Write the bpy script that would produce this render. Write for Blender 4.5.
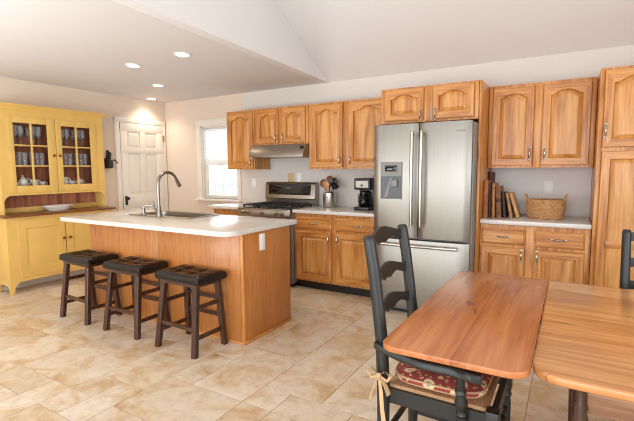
import bpy, bmesh, math, random
from math import sin, cos, pi, radians
from mathutils import Vector, Matrix
random.seed(7)
for o in list(bpy.data.objects):
    bpy.data.objects.remove(o, do_unlink=True)
SC = bpy.context.scene
COL = SC.collection

# ------------------------------------------------------------------ camera
cam_d = bpy.data.cameras.new('camera')
cam_d.sensor_fit = 'HORIZONTAL'
cam_d.sensor_width = 36.0
cam_d.lens = 427.83 * 36.0 / 634.0
cam = bpy.data.objects.new('camera', cam_d)
COL.objects.link(cam)
YAW, PIT, ROLL = 0.534, 0.096, -0.006
r_ = Vector((cos(YAW), sin(YAW), 0))
f_ = Vector((-sin(YAW), cos(YAW), 0)) * cos(PIT) + Vector((0, 0, -1)) * sin(PIT)
u_ = r_.cross(f_)
R_ = r_ * cos(ROLL) + u_ * sin(ROLL)
U_ = u_ * cos(ROLL) - r_ * sin(ROLL)
m_ = Matrix((R_, U_, -f_)).transposed().to_4x4()
m_.translation = Vector((1.165, -4.676, 1.369))
cam.matrix_world = m_
cam_d.clip_start = 0.05
SC.camera = cam

# ------------------------------------------------------------------ world, daylight, exposure
SC.view_settings.view_transform = 'Standard'
SC.view_settings.look = 'None'
SC.view_settings.gamma = 1.0
SC.view_settings.use_curve_mapping = False
SC.view_settings.exposure = 0.0
try:
    SC.cycles.use_denoising = True
    SC.cycles.filter_width = 1.05
    SC.cycles.max_bounces = 10
    SC.cycles.diffuse_bounces = 5
    SC.cycles.glossy_bounces = 5
    SC.cycles.transparent_max_bounces = 16
    SC.cycles.sample_clamp_indirect = 6.0
    SC.cycles.caustics_reflective = False
    SC.cycles.caustics_refractive = False
except Exception:
    pass
world = bpy.data.worlds.new('overcast_sky')
SC.world = world
world.use_nodes = True
world.node_tree.nodes['Background'].inputs[0].default_value = (0.93, 0.96, 1.0, 1)
world.node_tree.nodes['Background'].inputs[1].default_value = 2.6


def area(name, loc, rot, sx, sy, energy, color):
    d = bpy.data.lights.new(name, 'AREA')
    d.shape = 'RECTANGLE'
    d.size, d.size_y = sx, sy
    d.energy = energy
    d.color = color
    o = bpy.data.objects.new(name, d)
    o.location = loc
    o.rotation_euler = rot
    COL.objects.link(o)
    return o


# daylight through the patio doors behind the camera and the windows of the right wall
area('patio_daylight', (0.7, -7.15, 1.25), (radians(90), 0, 0), 3.6, 2.2, 94, (0.86, 0.94, 1.0))
area('dining_window_daylight', (3.15, -3.9, 1.5), (0, radians(90), 0), 1.4, 3.0, 38, (0.86, 0.94, 1.0))
# unseen fill light, added to brighten the flat ceiling from below
area('ceiling_fill', (-2.4, -5.4, 1.0), (radians(180 - 30), 0, 0), 2.0, 1.6, 105, (0.87, 0.945, 1.0))


# ------------------------------------------------------------------ materials
def lin(c):
    return tuple((x / 12.92 if x <= 0.04045 else ((x + 0.055) / 1.055) ** 2.4) for x in [v / 255 for v in c]) + (1,)


def mat(name, rgb, rough=0.5, metal=0.0, spec=0.5, coat=0.0):
    m = bpy.data.materials.new(name)
    m.use_nodes = True
    b = m.node_tree.nodes['Principled BSDF']
    b.inputs['Base Color'].default_value = lin(rgb)
    b.inputs['Roughness'].default_value = rough
    b.inputs['Metallic'].default_value = metal
    b.inputs['Specular IOR Level'].default_value = spec
    b.inputs['Coat Weight'].default_value = coat
    b.inputs['Coat Roughness'].default_value = 0.15
    return m


class NT:
    def __init__(self, m):
        self.t = m.node_tree
        self.b = self.t.nodes['Principled BSDF']

    def n(self, typ, **k):
        x = self.t.nodes.new(typ)
        for a, v in k.items():
            setattr(x, a, v)
        return x

    def l(self, a, b):
        self.t.links.new(a, b)

    def ramp(self, fac, stops):
        r = self.n('ShaderNodeValToRGB')
        e = r.color_ramp.elements
        while len(e) < len(stops):
            e.new(0.5)
        for el, (p, c) in zip(e, stops):
            el.position = p
            el.color = lin(c)
        self.l(fac, r.inputs[0])
        return r.outputs[0]

    def coords(self, scale=(1, 1, 1), kind='Object', rnd=True):
        tc = self.n('ShaderNodeTexCoord')
        out = tc.outputs[kind]
        if rnd:
            oi = self.n('ShaderNodeObjectInfo')
            mu = self.n('ShaderNodeVectorMath', operation='SCALE')
            mu.inputs[0].default_value = (13.1, 7.7, 9.3)
            self.l(oi.outputs['Random'], mu.inputs['Scale'])
            ad = self.n('ShaderNodeVectorMath', operation='ADD')
            self.l(out, ad.inputs[0])
            self.l(mu.outputs[0], ad.inputs[1])
            out = ad.outputs[0]
        mp = self.n('ShaderNodeMapping')
        mp.inputs['Scale'].default_value = scale
        self.l(out, mp.inputs['Vector'])
        return mp.outputs[0]

    def noise(self, vec, scale, detail=4, rough=0.55, dist=0.0):
        x = self.n('ShaderNodeTexNoise')
        x.inputs['Scale'].default_value = scale
        x.inputs['Detail'].default_value = detail
        x.inputs['Roughness'].default_value = rough
        x.inputs['Distortion'].default_value = dist
        self.l(vec, x.inputs['Vector'])
        return x.outputs['Fac']

    def mix(self, fac, a, b, mode='MIX'):
        x = self.n('ShaderNodeMix', data_type='RGBA', blend_type=mode)
        if isinstance(fac, (int, float)):
            x.inputs[0].default_value = fac
        else:
            self.l(fac, x.inputs[0])
        for i, v in ((6, a), (7, b)):
            if isinstance(v, tuple):
                x.inputs[i].default_value = v
            else:
                self.l(v, x.inputs[i])
        return x.outputs[2]

    def bump(self, fac, strength=0.2, dist=0.005):
        x = self.n('ShaderNodeBump')
        x.inputs['Strength'].default_value = strength
        x.inputs['Distance'].default_value = dist
        self.l(fac, x.inputs['Height'])
        self.l(x.outputs[0], self.b.inputs['Normal'])

    def base(self, c):
        self.l(c, self.b.inputs['Base Color'])


def wood(name, dark, mid, light, axis='z', fine=70, broad=7, rough=0.38, planks=None, plank_axis=0, contrast=0.5, coat=0.15, wav=0.25, nb_=5.0, knots=None):
    m = mat(name, mid, rough, coat=coat)
    t = NT(m)
    s = {'x': (0.05, 1, 1), 'y': (1, 0.05, 1), 'z': (1, 1, 0.05)}[axis]
    s2 = {'x': (0.10, 1, 1), 'y': (1, 0.10, 1), 'z': (1, 1, 0.10)}[axis]
    v1, v2 = t.coords(s), t.coords(s2)
    nf = t.noise(v1, fine, 3, 0.6)
    nb = t.noise(v2, broad, 2, 0.45, wav)
    # cathedral bands
    mm = t.n('ShaderNodeMath', operation='MULTIPLY')
    t.l(nb, mm.inputs[0])
    mm.inputs[1].default_value = nb_
    fr = t.n('ShaderNodeMath', operation='PINGPONG')
    t.l(mm.outputs[0], fr.inputs[0])
    fr.inputs[1].default_value = 0.5
    bands = t.ramp(fr.outputs[0], [(0.0, dark), (0.25, mid), (0.5, light)])
    fine_c = t.ramp(nf, [(0.36, dark), (0.5, mid), (0.66, light)])
    c = t.mix(contrast, bands, fine_c)
    if planks:
        tc = t.n('ShaderNodeTexCoord')
        sp = t.n('ShaderNodeSeparateXYZ')
        t.l(tc.outputs['Object'], sp.inputs[0])
        dv = t.n('ShaderNodeMath', operation='DIVIDE')
        t.l(sp.outputs[plank_axis], dv.inputs[0])
        dv.inputs[1].default_value = planks
        fl = t.n('ShaderNodeMath', operation='FLOOR')
        t.l(dv.outputs[0], fl.inputs[0])
        wn = t.n('ShaderNodeTexWhiteNoise', noise_dimensions='1D')
        t.l(fl.outputs[0], wn.inputs['W'])
        pc = t.ramp(wn.outputs['Value'], [(0.0, (226, 212, 202)), (1.0, (255, 252, 246))])
        c = t.mix(1.0, c, pc, 'MULTIPLY')
        f2 = t.n('ShaderNodeMath', operation='FRACT')
        t.l(dv.outputs[0], f2.inputs[0])
        gap = t.ramp(f2.outputs[0], [(0.0, (176, 146, 126)), (0.02, (255, 255, 255))])
        c = t.mix(0.7, c, gap, 'MULTIPLY')
    if knots:
        s3 = {'x': (0.28, 1, 1), 'y': (1, 0.28, 1), 'z': (1, 1, 0.28)}[axis]
        kn = t.noise(t.coords(s3), 13, 1, 0.4)
        km = t.ramp(kn, [(0.0, (0, 0, 0)), (0.735, (0, 0, 0)), (0.80, (255, 255, 255))])
        c = t.mix(km, c, lin(knots))
    t.base(c)
    t.bump(nf, 0.025 if knots else 0.08, 0.002)
    return m


OAK_D, OAK_M, OAK_L = (156, 92, 38), (200, 134, 66), (216, 157, 89)
M = {}
M['oak_v'] = wood('oak_vertical', OAK_D, OAK_M, OAK_L, 'z')
M['oak_h'] = wood('oak_horizontal', OAK_D, OAK_M, OAK_L, 'x')
M['oak_panel'] = wood('oak_panel_grain', (162, 97, 42), (205, 142, 73), (221, 164, 98), 'z', broad=5, contrast=0.4)
M['oak_ply'] = wood('oak_veneer', (166, 100, 46), (186, 118, 59), (198, 132, 72), 'z', fine=90, broad=4, contrast=0.75)
M['leaf_wood'] = wood('reddish_pine', (164, 92, 47), (191, 119, 67), (207, 140, 87), 'y', fine=60, broad=6, rough=0.24, knots=(120, 58, 30), planks=0.26, plank_axis=0, contrast=0.45, coat=0.3)
M['table_wood'] = wood('honey_pine', (184, 124, 70), (210, 152, 92), (224, 172, 114), 'x', fine=60, broad=6, rough=0.22, knots=(132, 72, 34), planks=0.2, plank_axis=1, contrast=0.45, coat=0.3)
M['apron_wood'] = wood('brown_pine', (120, 82, 58), (150, 108, 80), (164, 122, 94), 'x', contrast=0.5)
M['hutch_brown'] = wood('brown_boards', (138, 82, 58), (178, 114, 84), (200, 138, 104), 'z', fine=30, broad=7, planks=0.075, plank_axis=0, rough=0.6)
M['hutch_counter'] = wood('worn_brown_top', (92, 50, 24), (126, 76, 40), (148, 96, 56), 'x', rough=0.35)
M['walnut'] = wood('dark_walnut', (46, 26, 18), (66, 38, 26), (80, 48, 34), 'z', rough=0.35)


def worn_paint(name, rgb, worn, amount=0.62, rough=0.45, scale=9):
    m = mat(name, rgb, rough)
    t = NT(m)
    v = t.coords()
    a = t.noise(v, scale, 5, 0.7)
    b = t.noise(v, 2.5, 2)
    c0 = t.mix(b, lin(tuple(int(x * 0.93) for x in rgb)), lin(tuple(min(255, int(x * 1.04)) for x in rgb)))
    mask = t.ramp(a, [(amount, (0, 0, 0)), (amount + 0.08, (255, 255, 255))])
    t.base(t.mix(mask, c0, lin(worn)))
    t.bump(a, 0.08, 0.002)
    return m


M['yellow'] = worn_paint('mustard_yellow_paint', (226, 187, 104), (200, 154, 80), 0.70)
M['black_paint'] = worn_paint('worn_black_paint', (36, 36, 34), (84, 80, 74), 0.70, 0.4, 30)
M['white_paint'] = mat('white_paint', (232, 226, 216), 0.35)
M['wall_grey'] = mat('pale_grey_wall_paint', (217, 211, 204), 0.7)
M['wall_beige'] = mat('peach_beige_wall_paint', (224, 208, 192), 0.7)
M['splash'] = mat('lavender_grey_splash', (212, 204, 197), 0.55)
M['splash_lit'] = mat('lit_grey_splash', (222, 216, 211), 0.55)  # splash colour lightened to stand in for light missing in the right alcove
M['ceiling'] = mat('ceiling_paint', (222, 219, 218), 0.8)
M['vault'] = mat('vault_paint', (232, 231, 231), 0.8)
for k, s in (('wall_grey', 60), ('wall_beige', 60), ('ceiling', 40), ('vault', 40)):
    t = NT(M[k])
    t.bump(t.noise(t.coords(rnd=False), s, 2), 0.05, 0.002)

m = M['counter'] = mat('white_speckled_laminate', (226, 221, 214), 0.22, coat=0.2)
t = NT(m)
t.base(t.ramp(t.noise(t.coords(rnd=False), 220, 2), [(0.3, (194, 188, 180)), (0.5, (214, 209, 202)), (0.7, (224, 219, 213))]))


def steel(name, rgb, rough, axis='z'):
    m = mat(name, rgb, rough, 1.0)
    t = NT(m)
    s = {'z': (1, 1, 0.01), 'x': (0.01, 1, 1)}[axis]
    nz = t.noise(t.coords(s), 180, 2)
    mr = t.n('ShaderNodeMapRange')
    t.l(nz, mr.inputs[0])
    mr.inputs[3].default_value = rough - 0.06
    mr.inputs[4].default_value = rough + 0.08
    t.l(mr.outputs[0], t.b.inputs['Roughness'])
    t.base(t.ramp(nz, [(0.3, tuple(int(x * 0.95) for x in rgb)), (0.7, rgb)]))
    return m


M['steel'] = steel('brushed_stainless', (164, 160, 152), 0.40)
M['steel_h'] = steel('brushed_stainless_horizontal', (168, 160, 150), 0.3, 'x')
M['chrome'] = mat('polished_nickel', (190, 185, 176), 0.2, 1.0)
M['nickel'] = mat('brushed_nickel', (146, 140, 132), 0.3, 1.0)
M['crock_steel'] = steel('bright_brushed_steel', (206, 202, 194), 0.28)
M['grey_enamel'] = mat('grey_enamel', (136, 132, 127), 0.4)
M['black_gloss'] = mat('black_glass', (14, 14, 15), 0.08)
M['black_plastic'] = mat('black_plastic', (22, 22, 23), 0.32)
M['black_iron'] = mat('black_cast_iron', (30, 29, 29), 0.5)
M['dark_plastic'] = mat('dark_grey_plastic', (74, 76, 78), 0.35)
M['grey_plastic'] = mat('silver_grey_plastic', (124, 122, 118), 0.45, 0.3)
M['kick'] = mat('toe_kick_black', (34, 28, 24), 0.6)
M['plate_white'] = mat('white_plastic', (238, 236, 232), 0.3)
M['plate_silver'] = mat('satin_silver_plastic', (206, 202, 194), 0.5)
M['plate_tan'] = mat('tan_plastic', (206, 176, 128), 0.4)
M['china'] = mat('white_ironstone', (232, 230, 224), 0.15, coat=0.3)
M['brass'] = mat('brass', (196, 160, 80), 0.25, 1.0)
M['knob_wood'] = mat('brown_wooden_knob', (120, 66, 30), 0.35)
M['wood_spoon'] = wood('spoon_wood', (150, 96, 52), (184, 128, 80), (204, 152, 104), 'z')
M['wood_spoon_dark'] = wood('dark_spoon_wood', (78, 38, 22), (110, 56, 32), (130, 74, 44), 'z')
M['snow'] = mat('snow', (244, 246, 250), 0.8)
M['rail_grey'] = mat('pale_grey_railing', (172, 174, 178), 0.6)
M['shade'] = mat('white_window_shade', (246, 245, 242), 0.7)
_t = NT(M['shade'])
_tr = _t.n('ShaderNodeBsdfTranslucent')
_tr.inputs[0].default_value = (1.0, 1.0, 1.0, 1)
_mx = _t.n('ShaderNodeMixShader')
_mx.inputs[0].default_value = 0.7
_t.l(_t.b.outputs[0], _mx.inputs[1])
_t.l(_tr.outputs[0], _mx.inputs[2])
_t.l(_mx.outputs[0], [x for x in _t.t.nodes if x.type == 'OUTPUT_MATERIAL'][0].inputs[0])

# leather
m = M['leather'] = mat('dark_brown_leather', (38, 29, 25), 0.3, spec=0.35)
t = NT(m)
v = t.coords()
nz = t.noise(v, 40, 4)
t.base(t.ramp(nz, [(0.35, (17, 13, 11)), (0.65, (30, 22, 18))]))
t.bump(nz, 0.15, 0.002)

# glass that lets light straight through
def glass(name, gloss=0.12, tint=(1, 1, 1, 1)):
    m = bpy.data.materials.new(name)
    m.use_nodes = True
    nt = m.node_tree
    nt.nodes.clear()
    o = nt.nodes.new('ShaderNodeOutputMaterial')
    tr = nt.nodes.new('ShaderNodeBsdfTransparent')
    tr.inputs[0].default_value = tint
    gl = nt.nodes.new('ShaderNodeBsdfGlossy')
    gl.inputs['Roughness'].default_value = 0.05
    mx = nt.nodes.new('ShaderNodeMixShader')
    lw = nt.nodes.new('ShaderNodeLayerWeight')
    lw.inputs['Blend'].default_value = gloss
    nt.links.new(lw.outputs['Fresnel'], mx.inputs[0])
    nt.links.new(tr.outputs[0], mx.inputs[1])
    nt.links.new(gl.outputs[0], mx.inputs[2])
    nt.links.new(mx.outputs[0], o.inputs[0])
    return m


M['glass'] = glass('window_glass', 0.15)
M['stemware'] = glass('clear_stemware_glass', 0.2, (0.97, 0.97, 0.98, 1))
_g = M['stemware'].node_tree
_o = [x for x in _g.nodes if x.type == 'OUTPUT_MATERIAL'][0]
_prev = _o.inputs[0].links[0].from_socket
_d = _g.nodes.new('ShaderNodeBsdfDiffuse')
_d.inputs[0].default_value = (0.9, 0.91, 0.93, 1)
_m = _g.nodes.new('ShaderNodeMixShader')
_m.inputs[0].default_value = 0.13
_g.links.new(_prev, _m.inputs[1])
_g.links.new(_d.outputs[0], _m.inputs[2])
_g.links.new(_m.outputs[0], _o.inputs[0])
M['carafe'] = glass('smoky_carafe_glass', 0.3, (0.35, 0.35, 0.36, 1))

# rush seat
m = M['rush'] = mat('woven_rush', (176, 128, 84), 0.7)
t = NT(m)
v = t.coords((1, 1, 1))
wv = t.n('ShaderNodeTexWave', wave_type='BANDS', bands_direction='X')
wv.inputs['Scale'].default_value = 38
wv.inputs['Distortion'].default_value = 4.0
t.l(v, wv.inputs['Vector'])
t.base(t.mix(t.noise(v, 14, 3), t.ramp(wv.outputs['Fac'], [(0.1, (136, 94, 62)), (0.6, (186, 142, 102))]), lin((204, 160, 118))))
t.bump(wv.outputs['Fac'], 0.5, 0.004)

# floral cushion cloth
m = M['floral'] = mat('red_floral_cloth', (140, 56, 50), 0.85)
t = NT(m)
v = t.coords(rnd=False)
vo = t.n('ShaderNodeTexVoronoi', feature='F1')
vo.inputs['Scale'].default_value = 15
vd = t.n('ShaderNodeTexNoise')
vd.inputs['Scale'].default_value = 22
t.l(v, vd.inputs['Vector'])
va = t.n('ShaderNodeVectorMath', operation='SCALE')
va.inputs['Scale'].default_value = 0.05
t.l(vd.outputs['Color'], va.inputs[0])
vb = t.n('ShaderNodeVectorMath', operation='ADD')
t.l(v, vb.inputs[0])
t.l(va.outputs[0], vb.inputs[1])
v = vb.outputs[0]
t.l(v, vo.inputs['Vector'])
rings = t.ramp(vo.outputs['Distance'], [(0.0, (70, 92, 122)), (0.15, (196, 168, 128)), (0.20, (224, 200, 162)), (0.33, (208, 168, 122)), (0.39, (146, 60, 54)), (1.0, (132, 50, 46))])
rings.node.color_ramp.interpolation = 'CONSTANT'
vo2 = t.n('ShaderNodeTexVoronoi', feature='F1')
vo2.inputs['Scale'].default_value = 46
t.l(v, vo2.inputs['Vector'])
dots = t.ramp(vo2.outputs['Distance'], [(0.0, (255, 255, 255)), (0.26, (255, 255, 255)), (0.30, (0, 0, 0))])
far = t.n('ShaderNodeMath', operation='GREATER_THAN')
t.l(vo.outputs['Distance'], far.inputs[0])
far.inputs[1].default_value = 0.45
mm = t.n('ShaderNodeMath', operation='MULTIPLY')
t.l(far.outputs[0], mm.inputs[0])
t.l(dots, mm.inputs[1])
t.base(t.mix(mm.outputs[0], rings, lin((206, 168, 128))))
M['piping'] = mat('tan_piping', (190, 156, 116), 0.8)
M['ribbon'] = mat('tan_ribbon', (200, 166, 126), 0.75)

# wicker
m = M['wicker'] = mat('honey_wicker', (184, 142, 96), 0.6)
t = NT(m)
t.base(t.ramp(t.noise(t.coords(), 60, 3), [(0.3, (156, 108, 66)), (0.5, (188, 140, 92)), (0.75, (206, 162, 114))]))

# stone floor tile: each tile its own tone and veining
m = M['tile'] = mat('travertine_tile', (214, 190, 158), 0.3)
t = NT(m)
geo = t.n('ShaderNodeNewGeometry')
mu = t.n('ShaderNodeVectorMath', operation='SCALE')
mu.inputs[0].default_value = (17.0, 23.0, 11.0)
t.l(geo.outputs['Random Per Island'], mu.inputs['Scale'])
tc = t.n('ShaderNodeTexCoord')
ad = t.n('ShaderNodeVectorMath', operation='ADD')
t.l(tc.outputs['Object'], ad.inputs[0])
t.l(mu.outputs[0], ad.inputs[1])
n1 = t.noise(ad.outputs[0], 3.2, 6, 0.62, 0.8)
n2 = t.noise(ad.outputs[0], 14, 5, 0.7, 0.4)
c1 = t.ramp(n1, [(0.30, (198, 166, 126)), (0.42, (217, 196, 168)), (0.52, (227, 216, 201)), (0.72, (231, 226, 218))])
c2 = t.ramp(n2, [(0.3, (214, 194, 170)), (0.55, (255, 252, 248))])
tint = t.ramp(geo.outputs['Random Per Island'], [(0.0, (240, 232, 220)), (0.5, (255, 252, 246)), (1.0, (248, 240, 228))])
c = t.mix(0.55, c1, c2, 'MULTIPLY')
t.base(t.mix(1.0, c, tint, 'MULTIPLY'))
t.bump(n2, 0.1, 0.003)
M['grout'] = mat('grout', (176, 152, 122), 0.8)
M['lens'] = bpy.data.materials.new('lamp_lens')
M['lens'].use_nodes = True
_b = M['lens'].node_tree.nodes['Principled BSDF']
_b.inputs['Emission Color'].default_value = (1, 0.86, 0.68, 1)
_b.inputs['Emission Strength'].default_value = 9.0


# ------------------------------------------------------------------ mesh helpers
class MB:
    def __init__(self):
        self.bm = bmesh.new()

    def _merge(self, tb, mi=0):
        for f in tb.faces:
            f.material_index = mi if mi else f.material_index
        me = bpy.data.meshes.new('tmp')
        tb.to_mesh(me)
        tb.free()
        self.bm.from_mesh(me)
        bpy.data.meshes.remove(me)
        return self

    def box(self, x0, x1, y0, y1, z0, z1, bev=0.0, mi=0, rot=None, seg=2):
        tb = bmesh.new()
        x0, x1 = min(x0, x1), max(x0, x1)
        y0, y1 = min(y0, y1), max(y0, y1)
        z0, z1 = min(z0, z1), max(z0, z1)
        vs = [tb.verts.new((x, y, z)) for x in (x0, x1) for y in (y0, y1) for z in (z0, z1)]
        for q in ((0, 1, 3, 2), (4, 6, 7, 5), (0, 4, 5, 1), (2, 3, 7, 6), (0, 2, 6, 4), (1, 5, 7, 3)):
            tb.faces.new([vs[i] for i in q])
        if bev:
            bev = min(bev, 0.45 * min(x1 - x0, y1 - y0, z1 - z0))
            bmesh.ops.bevel(tb, geom=tb.edges[:], offset=bev, segments=seg, affect='EDGES', profile=0.5)
        if rot is not None:
            bmesh.ops.transform(tb, matrix=rot, verts=tb.verts)
        return self._merge(tb, mi)

    def loops(self, loops, cap0=True, cap1=True, mi=None, closed=True):
        """bridge consecutive equal-length loops; mi(seg, i) -> material index"""
        tb = bmesh.new()
        rows = [[tb.verts.new(p) for p in L] for L in loops]
        n = len(rows[0])
        for a in range(len(rows) - 1):
            for i in range(n if closed else n - 1):
                j = (i + 1) % n
                try:
                    f = tb.faces.new((rows[a][i], rows[a][j], rows[a + 1][j], rows[a + 1][i]))
                    if mi:
                        f.material_index = mi(a, i)
                except ValueError:
                    pass
        if cap0 and closed:
            tb.faces.new(rows[0][::-1])
        if cap1 and closed:
            tb.faces.new(rows[-1])
        bmesh.ops.recalc_face_normals(tb, faces=tb.faces)
        return self._merge(tb)

    def lathe(self, prof, c=(0, 0, 0), seg=24, axis='z', cap=True, sx=1.0, sy=1.0):
        L = []
        for r, h in prof:
            ring = []
            for k in range(seg):
                a = 2 * pi * k / seg
                p = (r * cos(a) * sx, r * sin(a) * sy, h)
                if axis == 'x':
                    p = (p[2], p[0], p[1])
                elif axis == 'y':
                    p = (p[0], p[2], p[1])
                ring.append((p[0] + c[0], p[1] + c[1], p[2] + c[2]))
            L.append(ring)
        return self.loops(L, cap, cap)

    def tube(self, pts, r, seg=10, cap=True, flat=None, up=None):
        pts = [Vector(p) for p in pts]
        n = len(pts)
        rs = r if isinstance(r, (list, tuple)) else [r] * n
        tan = []
        for i in range(n):
            a, b = pts[max(i - 1, 0)], pts[min(i + 1, n - 1)]
            tan.append((b - a).normalized())
        u = Vector(up) if up else Vector((0, 0, 1))
        if abs(u.dot(tan[0])) > 0.95:
            u = Vector((0, 1, 0)) if abs(tan[0].y) < 0.9 else Vector((1, 0, 0))
        L = []
        for i in range(n):
            u = (u - tan[i] * u.dot(tan[i])).normalized()
            w = tan[i].cross(u)
            fl = flat if flat else (1, 1)
            L.append([tuple(pts[i] + (u * cos(2 * pi * k / seg) * fl[0] + w * sin(2 * pi * k / seg) * fl[1]) * rs[i]) for k in range(seg)])
        return self.loops(L, cap, cap)

    def bar(self, a, b, wa, wb=None, bev=0.004, ta=None, tb_=None):
        """square-section tapered bar from a to b, level ends; wa/ta = half sizes (x, y)"""
        wb = wb or wa
        L = []
        for p, (hx, hy) in ((a, wa), (b, wb)):
            c = min(hx, hy) * 0.3
            L.append([(p[0] + x, p[1] + y, p[2]) for x, y in ((-hx + c, -hy), (hx - c, -hy), (hx, -hy + c), (hx, hy - c), (hx - c, hy), (-hx + c, hy), (-hx, hy - c), (-hx, -hy + c))])
        return self.loops(L)

    def prism(self, poly, z0, z1, plane='xy', bev=0.0):
        """extrude a 2D polygon: plane 'xy' along z, 'xz' along y, 'yz' along x"""
        tb = bmesh.new()

        def P(a, b, h):
            return {'xy': (a, b, h), 'xz': (a, h, b), 'yz': (h, a, b)}[plane]
        lo = [tb.verts.new(P(a, b, z0)) for a, b in poly]
        hi = [tb.verts.new(P(a, b, z1)) for a, b in poly]
        n = len(poly)
        tb.faces.new(lo[::-1])
        top = tb.faces.new(hi)
        for i in range(n):
            tb.faces.new((lo[i], lo[(i + 1) % n], hi[(i + 1) % n], hi[i]))
        bmesh.ops.recalc_face_normals(tb, faces=tb.faces)
        if bev:
            ed = [e for e in tb.edges if len(e.link_faces) == 2 and any(len(f.verts) == n for f in e.link_faces) and not all(len(f.verts) == n for f in e.link_faces)]
            bmesh.ops.bevel(tb, geom=ed, offset=bev, segments=3, affect='EDGES', profile=0.5)
        return self._merge(tb)

    def build(self, name, mats, parent=None, smooth=True, angle=35):
        me = bpy.data.meshes.new(name)
        self.bm.to_mesh(me)
        self.bm.free()
        for mm_ in (mats if isinstance(mats, (list, tuple)) else [mats]):
            me.materials.append(M[mm_])
        if smooth:
            me.shade_smooth()
            me.set_sharp_from_angle(angle=radians(angle))
        o = bpy.data.objects.new(name, me)
        COL.objects.link(o)
        if parent:
            o.parent = parent
        return o


def tag(o, label, cat, group=None):
    o['label'] = label
    o['category'] = cat
    if group:
        o['group'] = group
    return o


def thing(name, label, cat, loc=(0, 0, 0), rz=0.0, group=None):
    o = bpy.data.objects.new(name, None)
    o.empty_display_size = 0.1
    COL.objects.link(o)
    o.location = loc
    o.rotation_euler = (0, 0, rz)
    return tag(o, label, cat, group)


def struct(o):
    o['kind'] = 'structure'
    return o


def dup(root, loc, rz, label, group=None):
    r = root.copy()
    COL.objects.link(r)
    r.location = loc
    r.rotation_euler = (0, 0, rz)
    r['label'] = label
    if group:
        r['group'] = group
    for ch in list(root.children):
        c = ch.copy()
        COL.objects.link(c)
        c.parent = r
        for g in list(ch.children):
            d = g.copy()
            COL.objects.link(d)
            d.parent = c
    return r


def rrect(x0, x1, y0, y1, rad, n=8):
    """rounded rectangle; rad = (near-left, near-right, far-right, far-left)"""
    out = []
    for (cx, cy, r, a0) in ((x0, y0, rad[0], 180), (x1, y0, rad[1], 270), (x1, y1, rad[2], 0), (x0, y1, rad[3], 90)):
        sx = 1 if cx == x0 else -1
        sy = 1 if cy == y0 else -1
        if r <= 0:
            out.append((cx, cy))
            continue
        for k in range(n + 1):
            a = radians(a0 + 90 * k / n)
            out.append((cx + sx * r + r * cos(a), cy + sy * r + r * sin(a)))
    return out


# ------------------------------------------------------------------ room shell
XL, YB, ZC = -4.385, 0.0, 2.422
XR, YR = 3.2, -7.2

# floor: tiles of four sizes laid on a grout bed
mb = MB()
mb.box(XL - 0.1, XR + 0.1, YR - 0.1, YB + 0.1, -0.05, -0.004)
floor = mb.bm
U = 0.2085
GX0, GY0 = -0.452 - 24 * U, -2.82 - 24 * U
cells = {}
tiles = []


def put(i, j, w, h):
    for a in range(i, i + w):
        for b in range(j, j + h):
            cells[(a, b)] = 1
    tiles.append((i, j, w, h))


for spec in ((22, 24, 2, 3), (24, 25, 2, 3), (24, 24, 1, 1), (19, 23, 2, 2), (25, 24, 2, 1), (21, 22, 3, 2), (16, 22, 3, 2), (19, 21, 1, 1)):
    if all((a, b) not in cells for a in range(spec[0], spec[0] + spec[2]) for b in range(spec[1], spec[1] + spec[3])):
        put(*spec)
rt = random.Random(11)
for j in range(2, 40):
    for i in range(4, 44):
        if (i, j) in cells:
            continue
        opts = [(3, 2), (2, 3), (2, 3), (3, 2), (2, 2), (2, 1), (1, 2), (1, 1)]
        pick = opts[:5]
        rt.shuffle(pick)
        for w, h in pick + [(2, 1), (1, 2), (1, 1)]:
            if all((a, b) not in cells for a in range(i, i + w) for b in range(j, j + h)):
                put(i, j, w, h)
                break
mb2 = MB()
for i, j, w, h in tiles:
    x0, y0 = GX0 + i * U + 0.0022, GY0 + j * U + 0.0022
    x1, y1 = x0 + w * U - 0.0044, y0 + h * U - 0.0044
    x0, x1, y0, y1 = max(x0, XL), min(x1, XR), max(y0, YR), min(y1, YB)
    if x1 - x0 < 0.02 or y1 - y0 < 0.02:
        continue
    c = 0.0015
    mb2.loops([[(x0, y0, -0.006), (x1, y0, -0.006), (x1, y1, -0.006), (x0, y1, -0.006)],
               [(x0, y0, -0.0012), (x1, y0, -0.0012), (x1, y1, -0.0012), (x0, y1, -0.0012)],
               [(x0 + c, y0 + c, 0), (x1 - c, y0 + c, 0), (x1 - c, y1 - c, 0), (x0 + c, y1 - c, 0)]], cap0=False)
me = bpy.data.meshes.new('t')
mb2.bm.to_mesh(me)
for f in floor.faces:
    f.material_index = 1
floor.from_mesh(me)
struct(mb.build('floor', ['tile', 'grout'], smooth=False))

# back wall: window part and cabinet part (cabinet part a shallow step proud)
WX0, WX1, WZ0, WZ1 = -3.60, -2.905, 0.945, 2.01
mb = MB()
mb.box(XL - 0.1, WX0, YB + 0.012, 0.14, 0, ZC)
mb.box(WX1, -2.80, YB + 0.012, 0.14, 0, ZC)
mb.box(WX0, WX1, YB + 0.012, 0.14, 0, WZ0)
mb.box(WX0, WX1, YB + 0.012, 0.14, WZ1, ZC)
struct(mb.build('wall_window', 'wall_beige', smooth=False))
struct(MB().box(-2.80, XR + 0.1, YB, 0.14, 0, ZC + 0.02).build('wall_back', 'wall_grey', smooth=False))
struct(MB().box(XL - 0.12, XL, YR, 0.14, 0, ZC).build('wall_left', 'wall_beige', smooth=False))


# flat kitchen ceiling, slanting bulkhead and vault
def bx(y):
    return -1.425 - 0.065 * y


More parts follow.
